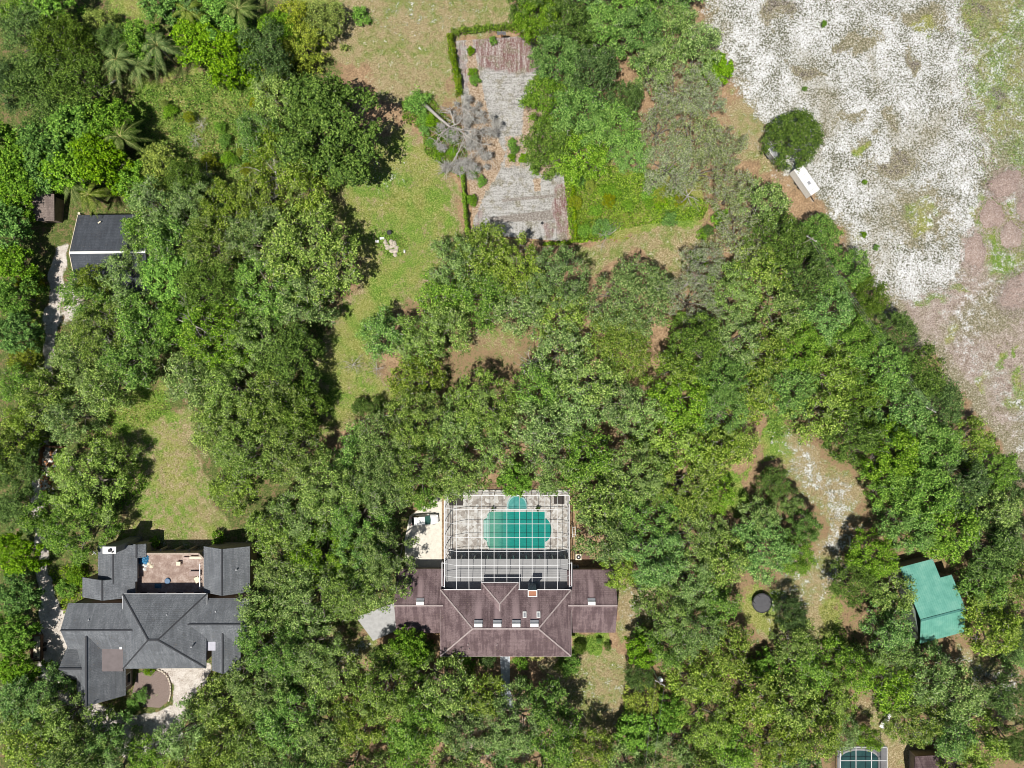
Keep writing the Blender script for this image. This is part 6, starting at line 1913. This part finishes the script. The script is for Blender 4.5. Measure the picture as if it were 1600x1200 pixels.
for k in range(16):
    q = pts_in_poly([(890, 262), (960, 270), (1010, 282), (1095, 322), (1085, 340), (1010, 346), (960, 352), (900, 370), (890, 320)], 1, np.random.default_rng(400 + k))[0]
    o = plant("BYB"[k % 3] if k % 3 != 1 else 'Y', float(q[0]), float(q[1]), rnd.uniform(9, 17), "x")
    o["label"] = "shrub grown into the green vine thicket beyond the tennis court"; o["group"] = "shrubs of the vine thicket"; o["category"] = "shrub"
for k in range(8):
    q = pts_in_poly([(640, 170), (680, 160), (715, 215), (718, 270), (690, 250), (655, 205)], 1, np.random.default_rng(500 + k))[0]
    o = plant('B', float(q[0]), float(q[1]), rnd.uniform(8, 12), "x")
    o["label"] = "shrub grown into the vines around the fallen dead tree"; o["group"] = "shrubs round the fallen tree"; o["category"] = "shrub"
for k in range(14):
    q = pts_in_poly([(225, 160), (330, 120), (395, 105), (420, 170), (390, 270), (310, 285), (235, 245)], 1, np.random.default_rng(600 + k))[0]
    o = plant('B' if k % 2 else 'Y', float(q[0]), float(q[1]), rnd.uniform(7, 13), "x")
    o["label"] = "low shrub scattered through the weedy clearing"; o["group"] = "shrubs of the weedy clearing"; o["category"] = "shrub"


# ------------------------------------------------------------------ palms
def palm_mesh(seed, L=3.9, n=16):
    rng = np.random.default_rng(seed); Q = []
    mb = MB()
    for k in range(n):
        az = 2 * np.pi * (k * .382 + rng.uniform(-.04, .04)); el = rng.uniform(.1, 1.15) if k % 3 else rng.uniform(-.4, .2); ll = L * rng.uniform(.8, 1.1)
        d = np.array([np.cos(az), np.sin(az)])
        m = 15; pts = []
        for i in range(m + 1):
            t_ = i / m; r_ = ll * (t_ * math.cos(el) + .12 * t_ * t_); z = ll * (t_ * math.sin(el) - (.62 + .3 * math.sin(max(el, 0))) * t_ * t_)
            pts.append(np.array([d[0] * r_ * .92, d[1] * r_ * .92, z]))
        side = np.array([-d[1], d[0], 0])
        for i in range(1, m):
            for sg in (-1, 1):
                for e in range(2):
                    p = pts[i] * (1 - e * .5) + pts[i + 1] * e * .5
                    ln_ = .56 * math.sin(min(1, (i + .6) / m) * math.pi * .92 + .15) + .12
                    tdir = pts[i + 1] - pts[i]; tdir = tdir / np.linalg.norm(tdir)
                    v_ = side * sg * .75 + tdir * .55 + np.array([0, 0, -.32 + rng.uniform(-.12, .12)]); v_ = v_ / np.linalg.norm(v_) * ln_
                    wv = tdir * .055
                    Q.append([p - wv, p + wv, p + v_ + wv * .2, p + v_ - wv * .2])
        mb.tube([tuple(p) for p in pts[::3]], [.05, .04, .03, .02, .015, .012][:len(pts[::3])], 4)
    return np.array(Q), mb


def make_palm(px, py, rp, h, label, seed):
    s = rp / PXM * .93 / 3.7
    x, y, _ = P(px, py, h)
    root = empty("palm_tree", (x, y, 0), label, "palm", "palms of the upper thicket")
    Q, mbr = palm_mesh(seed)
    Q = Q * s + np.array([0, 0, h])
    link_mesh("crown", quads_mesh("crown", Q), M['palm'], root)
    mb = MB(); mb.v = [(a * s, b * s, c * s + h) for a, b, c in mbr.v]; mb.f, mb.m, mb.s = mbr.f, mbr.m, mbr.s
    mb.build("frond_stems", plain("palm stems", (.42, .40, .15), .7, .2), root)
    mb = MB(); mb.tube([(0, 0, -.2), (.05, 0, h * .5), (0, .05, h - .1)], [.24, .19, .22], 9); mb.build("trunk", M['bark'], root)


for k, a in enumerate([(188, 214, 42, 7.5, "lone pale palm standing out above the weedy clearing corner"), (182, 92, 44, 7, "palm with drooping fronds above the fallen palm trunk"), (246, 72, 46, 7, "large feathery palm with dry stems beside the grass gap at the top"),
                       (372, 14, 40, 7.5, "palm at the top edge among the lush trees"), (112, 288, 36, 6, "palm above the black garage, nearest the brown shed"), (138, 304, 34, 5.5, "palm touching the black garage roof edge"),
                       (292, 16, 34, 6.5, "palm with golden fronds at the top edge"), (215, 102, 34, 5.0, "low palm in the middle of the upper thicket")]):
    make_palm(*a, 300 + k)


# ------------------------------------------------------------------ dead wood
def limb(mb, p, d, L, r_, depth, rng, kink=.45, droop=0.0):
    pts = [p]; n = 4
    for i in range(n):
        d = (d + Vector((rng.uniform(-1, 1), rng.uniform(-1, 1), rng.uniform(-.7, .7))) * kink * .5 + Vector((0, 0, -droop))).normalized()
        pts.append(pts[-1] + d * (L / n))
    mb.tube(pts, [r_ * (1 - .5 * i / n) for i in range(n + 1)], 5 if depth > 1 else 4, 0, False)
    if depth <= 0: return
    k = rng.randint(2, 4) if depth > 1 else rng.randint(3, 5)
    for j in range(k):
        i = rng.randint(1, n)
        nd = (d + Vector((rng.uniform(-1, 1), rng.uniform(-1, 1), rng.uniform(-.4, .6))) * .95).normalized()
        limb(mb, pts[i], nd, L * rng.uniform(.45, .75), r_ * (1 - .5 * i / n) * .62, depth - 1, rng, kink, droop)


def dead_tree(px, py, h, L, r_, n, depth, label, seed, group="bleached dead snags", name="dead_tree", up=.5):
    rng = random.Random(seed); x, y, _ = P(px, py, h * .8)
    mb = MB((x, y, 0))
    top = Vector((x + rng.uniform(-.3, .3), y + rng.uniform(-.3, .3), h * .55))
    mb.tube([(x, y, -.2), tuple(Vector((x, y, 0)).lerp(top, .5)), tuple(top)], [r_ * 1.3, r_ * 1.1, r_], 8)
    for k in range(n):
        a = 2 * math.pi * (k + rng.uniform(-.3, .3)) / n
        limb(mb, top, Vector((math.cos(a), math.sin(a), up)).normalized(), L, r_ * .6, depth, rng)
    return tag(mb.build(name, M['deadwood']), label, "dead tree", group)


dead_tree(424, 274, 9.5, 3.4, .22, 5, 3, "bleached bare snag poking out of the canopy below the weedy clearing", 1)
dead_tree(287, 508, 10.5, 3.4, .26, 4, 2, "twisted pale dead branches over a dark hollow in the western canopy", 2)
dead_tree(832, 566, 8.5, 2.2, .12, 7, 2, "small grey dead snag at the corner of the tan patch", 3)
dead_tree(850, 690, 10.5, 2.8, .18, 6, 3, "dark grey dead branches above the air conditioner half of the cage", 4)
dead_tree(948, 368, 2.6, 1.9, .13, 4, 2, "pale twisted dead trunk at the rim of the sandy arc", 5)
dead_tree(318, 270, 4.0, 1.9, .10, 5, 2, "thin pale dead branches at the bottom of the weedy clearing", 6)
dead_tree(1126, 630, 10.5, 2.2, .13, 5, 2, "bare pale branches in the middle of the eastern canopy", 8)
dead_tree(1080, 300, 9.0, 2.2, .13, 6, 3, "bare silvery branches at the foot of the mossy grove", 9)
dead_tree(612, 1100, 10.5, 2.0, .12, 5, 2, "bare pale branches in the front garden canopy", 10)
dead_tree(160, 540, 10, 1.8, .10, 5, 2, "bare grey twigs over the gravel path oaks", 12)
dead_tree(1084, 440, 9, 2.4, .14, 6, 3, "bare pale branches beside the tan gap of the smooth domed tree", 13)
dead_tree(316, 196, .9, 1.1, .07, 9, 3, "pinkish grey dead shrub in the weedy clearing, upper", 14, "dead shrubs", "dead_shrub", .3)
dead_tree(302, 216, .9, 1.1, .07, 9, 3, "pinkish grey dead shrub in the weedy clearing, lower", 15, "dead shrubs", "dead_shrub", .3)
dead_tree(552, 570, 1.4, 1.5, .07, 10, 3, "grey brown dead shrub on the narrow lawn", 16, "dead shrubs", "dead_shrub", .4)
dead_tree(588, 578, 1.4, 1.2, .06, 10, 3, "pale dead shrub below the oak clump by the narrow lawn", 17, "dead shrubs", "dead_shrub", .4)
# the big fallen dead tree: a trunk on the ground, its grey crown over hedge and court
rng_ = random.Random(77)
fx, fy, _ = P(690, 190)
ft = empty("fallen_tree", (fx, fy, 0), "big grey fallen dead tree lying across the hedge on to the tennis court", "fallen tree"); O = (fx, fy, 0)
mb = MB(O)
t0_, t1_, t2_ = Vector((*P(664, 166)[:2], .9)), Vector((*P(686, 184, 1.6)[:2], 1.6)), Vector((*P(703, 198, 2.3)[:2], 2.3))
mb.tube([tuple(t0_), tuple(t1_), tuple(t2_)], [.34, .26, .2], 9); mb.build("trunk", M['deadwood'], ft)
mb = MB(O)
for k in range(12):
    a = rng_.uniform(0, 6.3); limb(mb, t0_, Vector((-.6 + .8 * math.cos(a), .4 + .5 * math.sin(a), .6 * math.sin(a))).normalized(), .9, .11, 1, rng_)
mb.build("root_plate", M['deadwood'], ft)
crown_w = plain("grey dead twigs", (.42, .41, .38), .9, .3, 2)
def wp(px, py, z): return Vector(P(px, py, z))
MAIN = [[(703, 198, 2.3), (716, 192, 2.9), (728, 178, 3.1), (736, 166, 2.9)], [(703, 198, 2.3), (722, 204, 3.2), (744, 206, 3.6), (764, 198, 3.0)], [(716, 202, 2.9), (734, 216, 3.4), (752, 226, 3.2), (760, 242, 2.8)],
        [(722, 206, 3.1), (732, 226, 3.0), (738, 246, 2.7), (728, 266, 1.9)], [(726, 214, 3.0), (716, 234, 2.4), (706, 254, 1.7), (698, 264, 1.2)], [(703, 198, 2.3), (694, 206, 2.1), (686, 212, 1.8), (682, 224, 1.4)], [(710, 194, 2.6), (706, 180, 2.6), (702, 168, 2.4)]]
for ln in MAIN:
    pts = [wp(*q) for q in ln]; mb = MB(O)
    mb.tube([tuple(q + Vector((rng_.uniform(-.15, .15), rng_.uniform(-.15, .15), 0))) if 0 < i < len(pts) - 1 else tuple(q) for i, q in enumerate(pts)], [.12, .10, .07, .045][:len(pts)], 6)
    for i in range(1, len(pts)):
        for j in range(5):
            s_ = pts[i - 1].lerp(pts[i], rng_.uniform(.2, 1)); dd = (pts[i] - pts[i - 1]).normalized(); an_ = rng_.choice((-1, 1)) * rng_.uniform(.4, 1.6)
            q = Vector((dd.x * math.cos(an_) - dd.y * math.sin(an_), dd.x * math.sin(an_) + dd.y * math.cos(an_), rng_.uniform(-.3, .4)))
            limb(mb, s_, q.normalized(), rng_.uniform(1.2, 2.3), .065, 2, rng_, .9, .08)
    mb.build("branch", M['deadwood'], ft)
rg = np.random.default_rng(9)
lob = [(693, 214, 18, 1.6), (728, 172, 24, 2.6), (745, 200, 30, 3.0), (758, 222, 26, 3.0), (742, 245, 24, 2.6), (766, 195, 16, 2.4), (716, 262, 12, 1.6), (702, 262, 8, 1.4), (735, 265, 10, 1.8)]
sub = []
for px, py, rp, hz in lob:
    for _ in range(int(3 + rp / 3.8)):
        a, q = rg.uniform(0, 6.28), rp * math.sqrt(rg.random())
        sub.append((px + q * math.cos(a), py + q * math.sin(a), rg.uniform(4.5, 8.8), max(.9, hz + rg.uniform(-1.3, .9))))
Tq = []
for px, py, rp, hz in sub:
    cx_, cy_, _ = P(px, py, hz); rr = rp / PXM; m = int(rr * rr * 150) + 25
    dd = unit(rg.normal(size=(m, 3)) + np.array([0, 0, .5])); c0 = np.array([cx_ - fx, cy_ - fy, hz - .3]) + dd * np.array([rr, rr, .6]) * rg.random((m, 1)) ** .6
    dv = unit(dd * .8 + rg.normal(size=(m, 3)) * .55 + np.array([0, 0, -.1])) * rg.uniform(.3, 1.0, m)[:, None]; wv = unit(np.cross(dv, rg.normal(size=(m, 3)))) * .042
    Tq.append(np.stack([c0 - dv * .5 - wv, c0 - dv * .5 + wv, c0 + dv * .5 + wv * .4, c0 + dv * .5 - wv * .4], 1))
link_mesh("twigs", quads_mesh("twigs", np.concatenate(Tq)), crown_w, ft)
# fallen palm trunk
mb = MB(); mb.tube([(*P(150, 146)[:2], .3), (*P(168, 136)[:2], .35), (*P(186, 126)[:2], .5)], [.22, .2, .17], 9); tag(mb.build("fallen_log", M['deadwood']), "pale fallen palm trunk between the dark oak clump and the palms", "log")
mb = MB(); mb.tube([(*P(1199, 1017)[:2], .4), (*P(1212, 1029)[:2], .5), (*P(1225, 1034)[:2], .6)], [.16, .15, .1], 8); tag(mb.build("fallen_log", M['deadwood']), "curved pale log lying above the glossy green dome", "log")


# ------------------------------------------------------------------ heaps of dry hay in the field
def hay_mound(px, py, rx, ry, rot, label, seed):
    rng = np.random.default_rng(seed)
    x, y, _ = P(px, py); a, b = rx / PXM, ry / PXM; h = .45
    root = empty("hay_mound", (x, y, 0), label, "mound", "dry hay mounds at the field edge", -R(rot))
    n = 20; vs = [(0, 0, h)]; fs = []
    for j in range(1, 8):
        t_ = j / 7
        for k in range(n):
            th = 2 * math.pi * k / n; w_ = .92 + .08 * math.sin(3 * th + seed) + .06 * math.sin(5 * th + seed * 2) + .05 * math.sin(9 * th)
            vs.append((a * t_ * w_ * math.cos(th), b * t_ * w_ * math.sin(th), h * (1 - t_ ** 1.5) + (rng.uniform(-.06, .06) if j < 7 else -.1)))
    fs = [(0, 1 + k, 1 + (k + 1) % n) for k in range(n)]
    for j in range(6): fs += [(1 + j * n + k, 1 + (j + 1) * n + k, 1 + (j + 1) * n + (k + 1) % n, 1 + j * n + (k + 1) % n) for k in range(n)]
    mb = MB(); mb.add(vs, fs, 0, True); mb.build("heap", M['haym'], root)
    m = int(a * b * 3.14 * 60); th = rng.uniform(0, 6.28, m); t_ = np.sqrt(rng.random(m)) * 1.3
    C = np.stack([a * t_ * np.cos(th), b * t_ * np.sin(th), np.maximum(0, h * (1 - t_ ** 1.5)) + .03], 1); N = rng.normal(size=(m, 3)) * .35 + np.array([0, 0, .9])
    link_mesh("stalks", quads_mesh("stalks", leaf_quads(C, N, .5, .12, rng)), M['stalk'], root)


t = NT("dry hay"); v = t.pos(); n = t.noise(v, 4.5, 4, .75); t.color(t.ramp(n, [(.32, (.17, .12, .10)), (.48, (.33, .25, .215)), (.62, (.48, .40, .36)), (.75, (.58, .52, .48))])); t.set(.95, .1); t.bump(n, .5, .08); M['haym'] = t.m
M['stalk'] = leaf_mat("dry stalks", (.20, .14, .11), (.40, .32, .28), (.56, .49, .45), .1)
for k, a in enumerate([(1572, 286, 30, 20, -35, "dry pinkish hay mound nearest the top of the field edge group"), (1550, 336, 21, 24, 15, "dry hay mound second down, beside the white sand"), (1580, 368, 19, 23, 0, "round dry hay mound below and east of the second one"),
                       (1524, 392, 19, 30, 0, "long dry hay mound nearest the oak band"), (1602, 322, 14, 26, 10, "dry hay mound cut by the east edge"), (1596, 455, 38, 28, -40, "large dry hay mound at the lower end by the pinkish ground")]):
    hay_mound(*a, 70 + k)
print("plants", n_plant)
